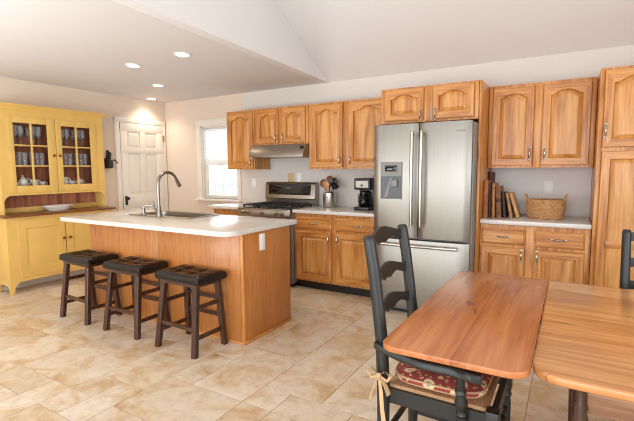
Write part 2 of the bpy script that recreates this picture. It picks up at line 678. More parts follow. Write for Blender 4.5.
VS = 0.465
YRIDGE = -3.9
ZRIDGE = ZC - VS * YRIDGE
mb = MB()
mb.prism([(XL - 0.12, YR), (bx(YR) - 0.05, YR), (bx(0) - 0.05, 0.0), (bx(0) - 0.05, 0.14), (XL - 0.12, 0.14)], ZC, ZC + 0.08)
struct(mb.build('ceiling', 'ceiling', smooth=False))
mb = MB()
L0, L1 = [], []
for off in (-0.1, 0.0):
    ring = [(bx(0) + off, 0.0, ZC - 0.001), (bx(YRIDGE) + off, YRIDGE, ZC - 0.001), (bx(YR) + off, YR, ZC - 0.001), (bx(YR) + off, YR, ZC + 0.3), (bx(YRIDGE) + off, YRIDGE, ZRIDGE)]
    L0.append(ring)
mb.loops(L0)
struct(mb.build('wall_bulkhead', 'vault', smooth=False))
mb = MB()
sec = [(0.14, ZC - VS * 0.14), (YRIDGE, ZRIDGE), (YR, ZC + 0.3), (YR, ZC + 0.4), (YRIDGE, ZRIDGE + 0.1), (0.14, ZC + 0.1)]
sec[0] = (0.0, ZC)
sec[-1] = (0.0, ZC + 0.1)
mb.prism(sec, bx(0) - 0.1, XR + 0.1, 'yz')
struct(mb.build('ceiling_vault', 'vault', smooth=False))
# walls behind and right of the camera, with a patio opening and windows
mb = MB()
mb.box(XL - 0.1, -1.2, YR - 0.12, YR, 0, 3.0)
mb.box(2.6, XR + 0.1, YR - 0.12, YR, 0, 3.0)
mb.box(-1.2, 2.6, YR - 0.12, YR, 2.4, 3.0)
struct(mb.build('wall_rear', 'wall_grey', smooth=False))
mb = MB()
mb.box(XR, XR + 0.12, YR, -5.4, 0, 4.4)
mb.box(XR, XR + 0.12, -2.4, 0.14, 0, 4.4)
mb.box(XR, XR + 0.12, -5.4, -2.4, 0, 0.8)
mb.box(XR, XR + 0.12, -5.4, -2.4, 2.2, 4.4)
struct(mb.build('wall_right', 'wall_grey', smooth=False))
# baseboards
struct(MB().box(XL, XL + 0.014, YR, -0.86, 0, 0.10, 0.004).build('baseboard_left', 'white_paint'))
struct(MB().box(XL, -2.82, -0.002, 0.012, 0, 0.10, 0.004).build('baseboard_back', 'white_paint'))
# grey laminate splash behind the counters
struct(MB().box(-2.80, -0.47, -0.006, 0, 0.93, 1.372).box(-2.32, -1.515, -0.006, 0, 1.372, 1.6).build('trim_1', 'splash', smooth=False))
struct(MB().box(0.478, 1.332, -0.006, 0, 0.93, 1.372).build('trim_2', 'splash_lit', smooth=False))

# window_1 with casing, sash, pane, shade and sill
win = struct(bpy.data.objects.new('window_1', None))
COL.objects.link(win)
mb = MB()
y0, y1 = -0.012, 0.012
mb.box(-3.69, WX0, y0, y1, WZ0, WZ1 + 0.095, 0.004)
mb.box(WX1, -2.845, y0, y1, WZ0, WZ1 + 0.095, 0.004)
mb.box(-3.69, -2.845, y0 - 0.004, y1, WZ1, WZ1 + 0.095, 0.004)
mb.box(WX0, WX0 + 0.018, 0.012, 0.14, WZ0, WZ1)
mb.box(WX1 - 0.018, WX1, 0.012, 0.14, WZ0, WZ1)
mb.box(WX0, WX1, 0.012, 0.14, WZ1 - 0.018, WZ1)
mb.build('window_casing', 'white_paint', win)
MB().box(-3.71, -2.84, -0.06, 0.14, WZ0 - 0.03, WZ0, 0.006).build('window_sill', 'white_paint', win)
for zz0, zz1, yy in ((WZ0, 1.49, 0.055), (1.46, WZ1 - 0.018, 0.085)):
    mb = MB()
    a, b = WX0 + 0.018, WX1 - 0.018
    mb.box(a, a + 0.045, yy, yy + 0.03, zz0, zz1, 0.003)
    mb.box(b - 0.045, b, yy, yy + 0.03, zz0, zz1, 0.003)
    mb.box(a + 0.045, b - 0.045, yy, yy + 0.03, zz0, zz0 + 0.05, 0.003)
    mb.box(a + 0.045, b - 0.045, yy, yy + 0.03, zz1 - 0.035, zz1, 0.003)
    s = mb.build('sash', 'white_paint', win)
    MB().box(a + 0.045, b - 0.045, yy + 0.013, yy + 0.017, zz0 + 0.05, zz1 - 0.035).build('pane', 'glass', s, smooth=False)
# pleated shade over the upper half
mb = MB()
pts = []
nz = 44
for k in range(nz + 1):
    z = 1.975 - (1.975 - 1.455) * k / nz
    pts.append((0.030 + (0.003 if k % 2 else -0.003), z))
poly = pts + [(y + 0.003, z) for y, z in reversed(pts)]
mb.prism(poly, WX0 + 0.022, WX1 - 0.022, 'yz')
mb.box(WX0 + 0.02, WX1 - 0.02, 0.018, 0.048, 1.965, 1.992, 0.003)
mb.box(WX0 + 0.02, WX1 - 0.02, 0.02, 0.044, 1.437, 1.457, 0.003)
tag(mb.build('window_shade', 'shade', smooth=False), 'white pleated shade pulled halfway down over the kitchen window', 'window shade')

# outside: snowy yard and a pale railing
struct(MB().box(-14, 3, 0.6, 30, -0.6, -0.5).build('snowy_ground', 'snow', smooth=False))
mb = MB()
yy = 4.0
for z in (0.95, 0.62):
    mb.box(-9, -4, yy - 0.03, yy + 0.03, z - 0.03, z + 0.03, 0.008)
for k in range(34):
    x = -9 + k * 0.15
    mb.box(x - 0.015, x + 0.015, yy - 0.015, yy + 0.015, -0.5, 0.95)
for k in range(16):
    c = -9 + 0.3 * k + 0.15
    mb.tube([(c + 0.13 * cos(a), yy, 0.95 + 0.13 * sin(a)) for a in [pi * q / 8 for q in range(9)]], 0.02, 6)
tag(mb.build('deck_railing', 'rail_grey'), 'pale grey scalloped railing in the snow outside the kitchen window', 'railing')

# door_1 on the left wall (built facing -y, turned to face +x)
dr = struct(bpy.data.objects.new('door_1', None))
COL.objects.link(dr)
dr.location = (XL, -0.43, 0)
dr.rotation_euler = (0, 0, radians(90))
w2 = 0.371
mb = MB()


def rect(x0, x1, z0, z1, y):
    return [(x0, y, z0), (x1, y, z0), (x1, y, z1), (x0, y, z1)]


mb.box(-w2, w2, -0.012, 0.0, 0.012, 2.05)
px = [(-0.267, -0.05), (0.036, 0.247)]
rows = [(0.22, 0.83), (1.02, 1.62), (1.70, 1.93)]
# stiles and rails stand 12 mm proud, leaving six recesses with raised fields
xs = [-w2, px[0][0], px[0][1], px[1][0], px[1][1], w2]
zs = [0.012, 0.22, 0.83, 1.02, 1.62, 1.70, 1.93, 2.05]
for a in (0, 2, 4):
    mb.box(xs[a], xs[a + 1], -0.026, -0.01, zs[0], zs[-1], 0.002)
for a in (0, 2, 4, 6):
    mb.box(xs[0], xs[-1], -0.0262, -0.01, zs[a], zs[a + 1], 0.002)
mb.build('door_leaf', 'white_paint', dr)
for (a, b) in px:
    for (c, d) in rows:
        mb = MB()
        mb.loops([rect(a, b, c, d, -0.012), rect(a + 0.012, b - 0.012, c + 0.012, d - 0.012, -0.013), rect(a + 0.04, b - 0.04, c + 0.04, d - 0.04, -0.023)], cap0=False)
        mb.build('door_panel', 'white_paint', dr, smooth=False)
mb = MB()
cw = 0.075
mb.box(-w2 - 0.004 - cw, -w2 - 0.004, -0.022, 0, 0, 2.055 + cw, 0.005)
mb.box(w2 + 0.004, w2 + 0.054, -0.022, 0, 0, 2.055 + cw, 0.005)
mb.box(-w2 - 0.004 - cw, w2 + 0.054, -0.026, 0, 2.055, 2.055 + cw, 0.005)
mb.build('door_casing', 'white_paint', dr)
mb = MB()
mb.box(-0.345, -0.305, -0.031, -0.026, 0.87, 1.0, 0.002)
mb.lathe([(0.008, -0.026), (0.008, -0.05), (0.02, -0.056), (0.026, -0.07), (0.02, -0.084), (0.004, -0.088)], (-0.325, 0, 0.965), 16, 'y')
mb.build('door_knob', 'black_iron', dr)
for z in (1.86, 0.25):
    mb = MB()
    mb.box(w2 - 0.012, w2 + 0.016, -0.034, -0.024, z - 0.045, z + 0.045, 0.002)
    mb.tube([(w2 + 0.002, -0.036, z - 0.05), (w2 + 0.002, -0.036, z + 0.05)], 0.006, 8)
    mb.build('hinge', 'brass', dr)

# ------------------------------------------------------------------ recessed lights
for (x, y, lab) in ((-2.668, -1.806, 'round recessed ceiling light, left one of the nearer pair above the island'),
                    (-1.931, -1.833, 'round recessed ceiling light nearest the vault edge, above the island sink'),
                    (-3.298, -0.99, 'round recessed ceiling light between the island pair and the door corner'),
                    (-4.21, -0.37, 'round recessed ceiling light in the far corner beside the white door')):
    t_ = thing('recessed_light', lab, 'ceiling light', (x, y, ZC - 0.012), 0, 'recessed lights in the flat ceiling')
    mb = MB()
    mb.lathe([(0.055, 0.012), (0.074, 0.012), (0.076, 0.006), (0.072, 0.0), (0.058, 0.002)], seg=32, cap=False)
    mb.build('trim_ring', 'plate_white', t_)
    MB().lathe([(0.001, 0.004), (0.045, 0.004), (0.057, 0.008)], seg=28, cap=False).build('lens', 'lens', t_)
    ld = bpy.data.lights.new('recessed_bulb', 'SPOT')
    ld.energy = 21
    ld.color = (1.0, 0.82, 0.62)
    ld.spot_size = radians(130)
    ld.spot_blend = 0.8
    ld.shadow_soft_size = 0.06
    lo = bpy.data.objects.new('recessed_bulb', ld)
    COL.objects.link(lo)
    lo.parent = t_
    lo.location = (0, 0, -0.02)


# ------------------------------------------------------------------ kitchen cabinets
def door_loop(x0, x1, z0, z1, rise, y, sh, nt=22):
    """closed loop: bottom, right side, arched top from right to left; z1 = peak height"""
    zs_ = z1 - rise
    L = [(x0, y, z0), (x1, y, z0)]
    for k in range(nt + 1):
        s = k / nt
        x = x1 + (x0 - x1) * s
        h = 0.0
        if rise:
            if sh < s < 1 - sh:
                q = (s - sh) / (1 - 2 * sh)
                e_ = min(1.0, 2.5 * min(q, 1 - q))
                h = rise * (0.72 * (0.5 - 0.5 * cos(pi * e_)) + 0.28 * sin(pi * q) if sh > 0.11 else sin(pi * q) ** 0.8)
        L.append((x, y, zs_ + h))
    return L


def pull(parent, x, y, z, horiz=False, L=0.05):
    """bow pull standing off a face that looks towards -y"""
    mb = MB()
    pts, rs = [], []
    for k in range(13):
        s = k / 12
        a = -L + 2 * L * s
        out = 0.026 * (sin(pi * min(1, max(0, s))) ** 0.6)
        pts.append((x + a, y - out, z) if horiz else (x, y - out, z + a))
        rs.append(0.0045 + 0.0035 * sin(pi * s) ** 2)
    mb.tube(pts, rs, 8)
    for s in (-L, L):
        c = (x + s, 0, z) if horiz else (x, 0, z + s)
        mb.lathe([(0.009, y), (0.009, y - 0.004), (0.005, y - 0.006)], c, 12, 'y')
    return mb.build('handle', 'chrome', parent)


def door(parent, x0, x1, z0, z1, yf, arch=0.05, hx=None, hz=None, sh=0.13, name='door', stile=0.058):
    T = 0.02
    rail_peak = 0.048 if arch else stile
    ix0, ix1, iz0, iz1 = x0 + stile, x1 - stile, z0 + stile, z1 - rail_peak
    fl = [door_loop(x0, x1, z0, z1, 0, yf - 0.001, sh), door_loop(x0, x1, z0, z1, 0, yf - T + 0.004, sh),
          door_loop(x0 + 0.004, x1 - 0.004, z0 + 0.004, z1 - 0.004, 0, yf - T, sh),
          door_loop(ix0, ix1, iz0, iz1, arch, yf - T, sh),
          door_loop(ix0 + 0.003, ix1 - 0.003, iz0 + 0.003, iz1 - 0.003, arch, yf - T + 0.003, sh),
          door_loop(ix0 + 0.004, ix1 - 0.004, iz0 + 0.004, iz1 - 0.004, arch, yf - T + 0.016, sh)]
    n = len(fl[0])
    d = MB().loops(fl, cap0=True, cap1=False, mi=lambda a, i: 0 if i in (1, n - 1) else 1).build(name, ['oak_v', 'oak_h'], parent, angle=25)
    pl = [door_loop(ix0 + 0.003, ix1 - 0.003, iz0 + 0.003, iz1 - 0.003, arch, yf - T + 0.017, sh),
          door_loop(ix0 + 0.011, ix1 - 0.011, iz0 + 0.011, iz1 - 0.011, arch, yf - T + 0.013, sh),
          door_loop(ix0 + 0.034, ix1 - 0.034, iz0 + 0.034, iz1 - 0.034, arch, yf - T + 0.002, sh),
          door_loop(ix0 + 0.036, ix1 - 0.036, iz0 + 0.036, iz1 - 0.036, arch, yf - T + 0.001, sh)]
    MB().loops(pl, cap0=False).build('raised_panel', 'oak_panel', d, angle=20)
    if hx is not None:
        pull(d, hx, yf - T, hz)
    return d


def drawer(parent, x0, x1, z0, z1, yf):
    T = 0.02
    L = [rect(x0, x1, z0, z1, yf - 0.001), rect(x0, x1, z0, z1, yf - T + 0.010), rect(x0 + 0.012, x1 - 0.012, z0 + 0.012, z1 - 0.012, yf - T + 0.004), rect(x0 + 0.014, x1 - 0.014, z0 + 0.014, z1 - 0.014, yf - T)]
    d = MB().loops(L).build('drawer', 'oak_h', parent, angle=20)
    pull(d, (x0 + x1) / 2, yf - T, (z0 + z1) / 2, True, 0.048)
    return d


def upper(name, label, x0, x1, z0, z1, dep, doors, cat='cabinet', group='oak wall cabinets'):
    xc = (x0 + x1) / 2
    t_ = thing(name, label, cat, (xc, YB - 0.002, z0), 0, group)
    w, h = (x1 - x0) / 2 - 0.0015, z1 - z0
    mb = MB()
    mb.box(-w, w, -dep + 0.02, 0, 0.0, h)
    mb.build('cabinet_box', 'oak_v', t_, smooth=False)
    # face frame
    mb = MB()
    xs_ = [-w] + [v - xc for d in doors for v in d[:2]] + [w]
    for i in range(0, len(xs_), 2):
        mb.box(xs_[i], xs_[i + 1], -dep, -dep + 0.02, 0, h, 0.002)
    fr_z0 = min(d[2] for d in doors) - z0
    fr_z1 = max(d[3] for d in doors) - z0
    for i in range(1, len(xs_) - 1, 2):
        mb.box(xs_[i], xs_[i + 1], -dep + 0.0005, -dep + 0.02, 0, fr_z0 + 0.02)
        mb.box(xs_[i], xs_[i + 1], -dep + 0.0005, -dep + 0.02, fr_z1 - 0.02, h)
    mb.box(-w, w, -dep - 0.004, -dep, h - 0.012, h, 0.002)
    mb.build('face_frame', 'oak_v', t_)
    for d in doors:
        door(t_, d[0] - xc, d[1] - xc, d[2] - z0, d[3] - z0, -dep, d[4], d[5] - xc, d[6] - z0, d[7])
    return t_


ZU0, ZU1 = 1.372, 2.125
upper('wall_cabinet', 'narrow single-door oak wall cabinet beside the window', -2.787, -2.322, ZU0, ZU1, 0.328,
      [(-2.765, -2.345, 1.392, 2.10, 0.045, -2.372, 1.46, 0.14)])
upper('wall_cabinet', 'short two-door oak wall cabinet above the range hood', -2.320, -1.516, 1.672, ZU1, 0.328,
      [(-2.280, -1.945, 1.692, 2.10, 0.045, -1.970, 1.76, 0.14), (-1.890, -1.556, 1.692, 2.10, 0.045, -1.865, 1.76, 0.14)])
upper('wall_cabinet', 'tall two-door oak wall cabinet above the utensil crock and coffee maker', -1.514, -0.452, ZU0, ZU1, 0.328,
      [(-1.468, -1.060, 1.392, 2.10, 0.045, -1.088, 1.475, 0.14), (-0.988, -0.50, 1.392, 2.10, 0.045, -0.960, 1.475, 0.14)])
upper('wall_cabinet', 'deep two-door oak wall cabinet above the steel refrigerator', -0.450, 0.453, 1.80, ZU1 + 0.004, 0.70,
      [(-0.408, -0.03, 1.822, 2.112, 0.035, -0.058, 1.87, 0.1), (0.053, 0.416, 1.822, 2.112, 0.035, 0.080, 1.87, 0.1)])
upper('wall_cabinet', 'two-door oak wall cabinet above the basket and old books', 0.479, 1.329, ZU0, ZU1, 0.328,
      [(0.518, 0.860, 1.395, 2.095, 0.04, 0.836, 1.50, 0.09), (0.930, 1.290, 1.395, 2.095, 0.04, 0.955, 1.50, 0.09)])
tag(MB().box(0.4545, 0.4765, -0.70, -0.002, 0, ZU1 + 0.004, 0.002).build('refrigerator_end_panel', 'oak_v'), 'tall oak end panel on the right side of the refrigerator', 'cabinet panel')


def base(label, x0, x1, cols, left_end=False):
    xc = (x0 + x1) / 2
    t_ = thing('base_cabinet', label, 'cabinet', (xc, YB - 0.002, 0), 0, 'oak base cabinets')
    w = (x1 - x0) / 2
    dep = 0.60
    mb = MB()
    mb.box(-w, w, -dep + 0.02, 0, 0.10, 0.875)
    mb.build('cabinet_box', 'oak_v', t_, smooth=False)
    MB().box(-w + 0.005, w - 0.005, -0.535, -0.515, 0, 0.10).build('toe_kick', 'kick', t_)
    mb = MB()
    xs_ = [-w] + [v - xc for c in cols for v in c[:2]] + [w]
    for i in range(0, len(xs_), 2):
        mb.box(xs_[i], xs_[i + 1], -dep, -dep + 0.02, 0.10, 0.875, 0.002)
    for i in range(1, len(xs_) - 1, 2):
        for a, b in ((0.10, 0.14), (0.66, 0.705), (0.825, 0.875)):
            mb.box(xs_[i], xs_[i + 1], -dep + 0.0005, -dep + 0.02, a, b)
    mb.build('face_frame', 'oak_v', t_)
    for c in cols:
        drawer(t_, c[0] - xc, c[1] - xc, 0.698, 0.836, -dep)
        door(t_, c[0] - xc, c[1] - xc, 0.125, 0.672, -dep, 0, c[2] - xc, 0.605, 0.1)
    return t_


base('two-door oak base cabinet between the range and refrigerator', -1.548, -0.456, [(-1.512, -1.058, -1.085), (-1.006, -0.50, -0.978)])
base('two-door oak base cabinet right of refrigerator, below the books and basket', 0.479, 1.329, [(0.496, 0.850, 0.826), (0.922, 1.290, 0.946)])
base('small oak base cabinet under the window, left of the range', -2.80, -2.345, [(-2.78, -2.365, -2.39)])


def slab(label, x0, x1, y0, y1, rad=(0.01, 0.01, 0, 0)):
    o = MB().prism(rrect(x0, x1, y0, y1, rad, 4), 0.876, 0.914, 'xy', 0.006).build('countertop', 'counter')
    return tag(o, label, 'countertop')


slab('white countertop under the utensil crock and coffee maker', -1.552, -0.456, -0.642, -0.008)
slab('white countertop under the basket and books', 0.479, 1.329, -0.642, -0.008)
slab('short white countertop below the window, left of range', -2.87, -2.342, -0.642, -0.008)

# pantry
t_ = thing('pantry_cabinet', 'full-height oak pantry cabinet at the right edge', 'cabinet', (1.80, YB - 0.002, 0))
w = 0.467
MB().box(-w, w, -0.62, 0, 0.10, 2.13).build('cabinet_box', 'oak_v', t_, smooth=False)
MB().box(-w + 0.005, w - 0.005, -0.57, -0.55, 0, 0.10).build('toe_kick', 'kick', t_)
mb = MB()
for a, b in ((-w, -0.435), (-0.02, 0.02), (0.435, w)):
    mb.box(a, b, -0.64, -0.62, 0.10, 2.13, 0.002)
for a, b in ((0.10, 0.14), (1.48, 1.54), (2.09, 2.13)):
    mb.box(-0.435, 0.435, -0.6395, -0.62, a, b)
mb.build('face_frame', 'oak_v', t_)
for a, b, hx in ((-0.435, -0.012, -0.415), (0.012, 0.435, 0.04)):
    door(t_, a, b, 1.525, 2.108, -0.64, 0.045, hx, 1.655, 0.09)
    d = door(t_, a, b, 0.125, 1.495, -0.64, 0, None)
    # mid rail of the tall lower door
    MB().box(a + 0.05, b - 0.05, -0.66, -0.645, 0.735, 0.795, 0.003).build('mid_rail', 'oak_h', d)
    if a > 0:
        pull(d, 0.04, -0.66, 1.35)

# ------------------------------------------------------------------ range hood
t_ = thing('range_hood', 'stainless under-cabinet range hood over the gas range', 'range hood', (-1.918, -0.002, 1.52))
w = 0.400
sec = [(0, 0.0), (0, 0.15), (-0.38, 0.15), (-0.455, 0.035), (-0.455, 0.0)]
MB().prism(sec, -w, w, 'yz', 0.003).build('hood_shell', 'steel_h', t_)
MB().box(-w + 0.03, w - 0.03, -0.42, -0.03, -0.006, 0.0, 0.002).build('grease_filter', 'nickel', t_)
mb = MB()
for k in range(2):
    x = w - 0.05 + k * 0.028
    mb.box(x - 0.008, x + 0.008, -0.422, -0.402, 0.05, 0.125, 0.003, rot=None)
mb.build('switch', 'black_plastic', t_)

# ------------------------------------------------------------------ gas range
t_ = thing('gas_range', 'stainless gas range with black display between the base cabinets', 'range', (-1.9475, -0.02, 0))
w = 0.385
MB().box(-w, w, -0.62, 0, 0.04, 0.895, 0.004).build('range_body', 'grey_enamel', t_)
MB().box(-w, w, -0.655, -0.02, 0.895, 0.912, 0.005).build('cooktop', 'steel_h', t_)
# sloped control panel
MB().prism([(-0.62, 0.80), (-0.665, 0.80), (-0.672, 0.825), (-0.645, 0.912), (-0.60, 0.912)], -w, w, 'yz', 0.003).build('control_panel', 'steel_h', t_)
for x in (-0.30, -0.225, -0.01, 0.205, 0.285):
    mb = MB()
    mb.lathe([(0.024, 0), (0.024, -0.008), (0.019, -0.012), (0.018, -0.034), (0.013, -0.038)], (x, -0.658, 0.862), 18, 'y')
    mb.build('burner_knob', 'nickel', t_)
od = MB().box(-w + 0.004, w - 0.004, -0.66, -0.62, 0.24, 0.79, 0.008).build('oven_door', 'steel_h', t_)
MB().box(-0.24, 0.24, -0.662, -0.655, 0.36, 0.63, 0.002).build('oven_window', 'black_gloss', od)
mb = MB()
mb.tube([(-0.33, -0.70, 0.735), (0.33, -0.70, 0.735)], 0.012, 12)
for x in (-0.30, 0.30):
    mb.tube([(x, -0.655, 0.735), (x, -0.70, 0.735)], 0.009, 8)
mb.build('oven_handle', 'chrome', od)
MB().box(-w + 0.004, w - 0.004, -0.655, -0.62, 0.06, 0.23, 0.008).build('warming_drawer', 'steel_h', t_)
MB().box(-w + 0.01, w - 0.01, -0.58, -0.05, 0.0, 0.05).build('plinth', 'kick', t_)
bg = MB().prism([(-0.01, 0.90), (-0.075, 0.90), (-0.085, 0.985), (-0.10, 1.0), (-0.085, 1.175), (-0.06, 1.205), (-0.01, 1.205)], -w, w, 'yz', 0.004).build('backguard', 'steel_h', t_)
MB().loops([[(a, -0.1005 + (z - 1.0) * 0.0857 - d, z) for a, z in rrect(-0.325 + i, 0.325 - i, 1.045 + i, 1.185 - i, (0.015,) * 4, 4)] for d, i in ((-0.004, 0), (0.002, 0), (0.003, 0.003))]).build('display', 'black_gloss', bg)
MB().box(-0.06, 0.02, -0.0935, -0.0915, 1.12, 1.145).build('clock_readout', 'dark_plastic', bg)
for sx in (-0.235, 0.0, 0.235):
    mb = MB()
    g = 0.112
    for x in (sx - g, sx - g / 3, sx + g / 3, sx + g):
        mb.box(x - 0.006, x + 0.006, -0.58, -0.12, 0.930, 0.948, 0.003)
    for y in (-0.575, -0.42, -0.28, -0.125):
        mb.box(sx - g, sx + g, y - 0.006, y + 0.006, 0.932, 0.948, 0.003)
    for x in (sx - g, sx + g):
        for y in (-0.575, -0.125):
            mb.box(x - 0.008, x + 0.008, y - 0.008, y + 0.008, 0.911, 0.94)
    gr = mb.build('burner_grate', 'black_iron', t_)
    for y in (-0.46, -0.22):
        MB().lathe([(0.045, 0.911), (0.045, 0.922), (0.03, 0.926), (0.002, 0.927)], (sx, y, 0), 20).build('burner_cap', 'black_iron', gr)

# ------------------------------------------------------------------ refrigerator
t_ = thing('refrigerator', 'stainless french-door refrigerator with ice and water dispenser', 'refrigerator', (-0.006, -0.03, 0))
w = 0.444
MB().box(-w - 0.004, w + 0.012, -0.79, 0, 0.03, 1.765, 0.006).build('fridge_body', 'grey_enamel', t_)
MB().box(-w + 0.02, w - 0.02, -0.78, -0.74, 0.0, 0.075).build('base_grille', 'black_plastic', t_)


def bowed(x0, x1, z0, z1, yb, yf, bow=0.012, r=0.02):
    """door slab with a gently bowed front and rounded upright edges"""
    n = 14
    poly = []
    for k in range(n + 1):
        s = k / n
        x = x0 + (x1 - x0) * s
        e = min(s, 1 - s) * (x1 - x0)
        round_ = r - math.sqrt(max(0, r * r - (r - min(e, r)) ** 2)) if e < r else 0
        poly.append((x, yf + bow * (2 * s - 1) ** 2 + round_))
    poly = [(x0, yb)] + poly + [(x1, yb)]
    return MB().prism(poly, z0, z1, 'xy', 0.005)


YF = -0.868
ld_ = bowed(-w, -0.016, 0.735, 1.775, -0.80, YF).build('fridge_door', 'steel', t_)
rd_ = bowed(-0.008, w, 0.735, 1.775, -0.80, YF).build('fridge_door', 'steel', t_)
fd_ = bowed(-w, w, 0.085, 0.718, -0.80, YF).build('freezer_drawer', 'steel', t_)


def bar_handle(parent, a, b, y0, out=0.05, r=0.0155):
    mb = MB()
    a, b = Vector(a), Vector(b)
    d = (b - a).normalized()
    o = Vector((0, -out, 0))
    ends = [a + o, b + o]
    pts = [ends[0] + (ends[1] - ends[0]) * k / 10 + Vector((0, -0.012 * sin(pi * k / 10), 0)) for k in range(11)]
    mb.tube(pts, r, 12, flat=(1, 1))
    for e in (a + d * 0.03, b - d * 0.03):
        mb.tube([e, e + o], 0.011, 10)
    return mb.build('handle', 'chrome', parent)


bar_handle(ld_, (-0.055, YF + 0.006, 0.85), (-0.055, YF + 0.006, 1.70), YF)
bar_handle(rd_, (0.030, YF + 0.006, 0.85), (0.030, YF + 0.006, 1.70), YF)
bar_handle(fd_, (-0.36, YF + 0.002, 0.672), (0.36, YF + 0.002, 0.672), YF)
# dispenser
mb = MB()
dx0, dx1 = -0.365, -0.155
yd = YF + 0.004
fr_out = lambda y, i: rect(dx0 + i, dx1 - i, 1.09 + i, 1.432 - i, y)
mb.loops([fr_out(yd + 0.01, 0), fr_out(yd - 0.008, 0), fr_out(yd - 0.011, 0.003)])
dsp = mb.build('dispenser', 'grey_plastic', ld_)
MB().box(dx0 + 0.045, dx1 - 0.05, yd - 0.0135, yd - 0.010, 1.345, 1.40, 0.001).build('dispenser_display', 'black_gloss', t_)
mb = MB()
mb.loops([rect(dx0 + 0.008, dx1 - 0.008, 1.098, 1.30, yd - 0.0112), rect(dx0 + 0.012, dx1 - 0.012, 1.102, 1.296, yd - 0.012), rect(dx0 + 0.012, dx1 - 0.012, 1.102, 1.296, yd - 0.0115)])
mb.build('dispenser_recess', 'dark_plastic', t_)
mb = MB()
mb.box(-0.26, -0.195, yd - 0.03, yd - 0.011, 1.20, 1.27, 0.006)
mb.prism([(-0.325, 1.106), (-0.295, 1.106), (-0.245, 1.285), (-0.268, 1.285)], yd - 0.016, yd - 0.0118, 'xz')
mb.build('dispenser_paddle', 'grey_plastic', t_)
MB().box(0.315, 0.395, YF - 0.0005, YF + 0.012, 1.688, 1.696, 0.001).build('badge', 'grey_enamel', t_)

# ------------------------------------------------------------------ island
t_ = thing('kitchen_island', 'long oak kitchen island with outlet on its right end', 'kitchen island', (-1.9675, -1.858, 0))
hx, hy = 0.9905, 0.323
mb = MB()
mb.box(-hx + 0.004, hx - 0.004, -hy + 0.004, -hy + 0.02, 0, 0.875)
mb.box(-hx + 0.004, hx - 0.004, hy - 0.02, hy - 0.004, 0, 0.875)
mb.box(-hx + 0.004, -hx + 0.02, -hy + 0.02, hy - 0.02, 0, 0.875)
mb.box(hx - 0.02, hx - 0.004, -hy + 0.02, hy - 0.02, 0, 0.875)
mb.box(-hx + 0.02, hx - 0.02, -hy + 0.02, hy - 0.02, 0.08, 0.1)
mb.build('island_body', 'oak_ply', t_, smooth=False)
for a, b in ((-hx, 0.026), (0.029, hx - 0.03)):
    MB().box(a, b, -hy, -hy + 0.004, 0.0, 0.874, 0.001).build('front_panel', 'oak_ply', t_)
MB().box(hx - 0.004, hx, -hy + 0.03, hy, 0, 0.874, 0.001).build('end_panel', 'oak_ply', t_)
MB().box(hx - 0.03, hx + 0.001, -hy - 0.001, -hy + 0.03, 0, 0.874, 0.003).build('corner_post', 'oak_v', t_)
mb = MB()
mb.box(hx, hx + 0.012, -hy - 0.004, hy, 0, 0.025, 0.005)
mb.box(-hx, hx + 0.012, -hy - 0.007, -hy - 0.001, 0, 0.02, 0.003)
mb.build('shoe_moulding', 'oak_h', t_)
# doors on the range side
for a, b in ((-0.95, -0.50), (-0.45, 0.0), (0.05, 0.5), (0.53, 0.95)):
    d = MB().box(a, b, hy, hy + 0.018, 0.12, 0.85, 0.004).build('door', 'oak_v', t_)
    mb = MB()
    mb.tube([((a + b) / 2 - 0.04, hy + 0.018, 0.78), ((a + b) / 2 - 0.03, hy + 0.04, 0.78), ((a + b) / 2 + 0.03, hy + 0.04, 0.78), ((a + b) / 2 + 0.04, hy + 0.018, 0.78)], 0.005, 8)
    mb.build('handle', 'chrome', d)
op = MB().box(hx, hx + 0.006, -0.115, -0.042, 0.715, 0.852, 0.003).build('outlet_plate', 'plate_white', t_)
mb = MB()
for z in (0.755, 0.81):
    mb.box(hx + 0.0055, hx + 0.008, -0.094, -0.063, z - 0.016, z + 0.016, 0.004)
mb.build('socket', 'plate_white', op)

# counter with the sink cut-out
SX0, SX1, SY0, SY1 = -2.74, -1.885, -1.90, -1.44
cx0, cx1, cy0, cy1 = -3.25, -0.962, -2.352, -1.425
tp = thing('countertop', 'large white island countertop with a sink cut into it', 'countertop', (0, 0, 0.876))
mb = MB()
outer = rrect(cx0, cx1, cy0, cy1, (0.12, 0.13, 0.02, 0.05), 8)
# slab assembled around the cut-out: strips share the outline
hole = (SX0 + 0.02, SX1 - 0.02, SY0 + 0.02, SY1 - 0.02)
tb = bmesh.new()
ov = [tb.verts.new((x, y, 0.038)) for x, y in outer]
hv = [tb.verts.new((x, y, 0.038)) for x, y in rrect(hole[0], hole[1], hole[2], hole[3], (0.03,) * 4, 4)]
eds = [tb.edges.new((ov[i], ov[(i + 1) % len(ov)])) for i in range(len(ov))] + [tb.edges.new((hv[i], hv[(i + 1) % len(hv)])) for i in range(len(hv))]
bmesh.ops.triangle_fill(tb, use_beauty=True, edges=eds, normal=(0, 0, 1))
ext = bmesh.ops.extrude_face_region(tb, geom=tb.faces[:])
bmesh.ops.translate(tb, vec=(0, 0, -0.038), verts=[g for g in ext['geom'] if isinstance(g, bmesh.types.BMVert)])
bmesh.ops.recalc_face_normals(tb, faces=tb.faces)
sharp = [e for e in tb.edges if len(e.link_faces) == 2 and e.calc_face_angle() > 1.2 and abs((e.verts[0].co.z + e.verts[1].co.z) / 2 - 0.038) < 1e-4]
bmesh.ops.bevel(tb, geom=sharp, offset=0.005, segments=3, affect='EDGES', profile=0.5)
mb._merge(tb)
mb.build('slab', 'counter', tp)

# sink
t_ = thing('kitchen_sink', 'stainless drop-in sink set in the island countertop', 'sink', ((SX0 + SX1) / 2, (SY0 + SY1) / 2, 0.914))
a, b = (SX1 - SX0) / 2, (SY1 - SY0) / 2


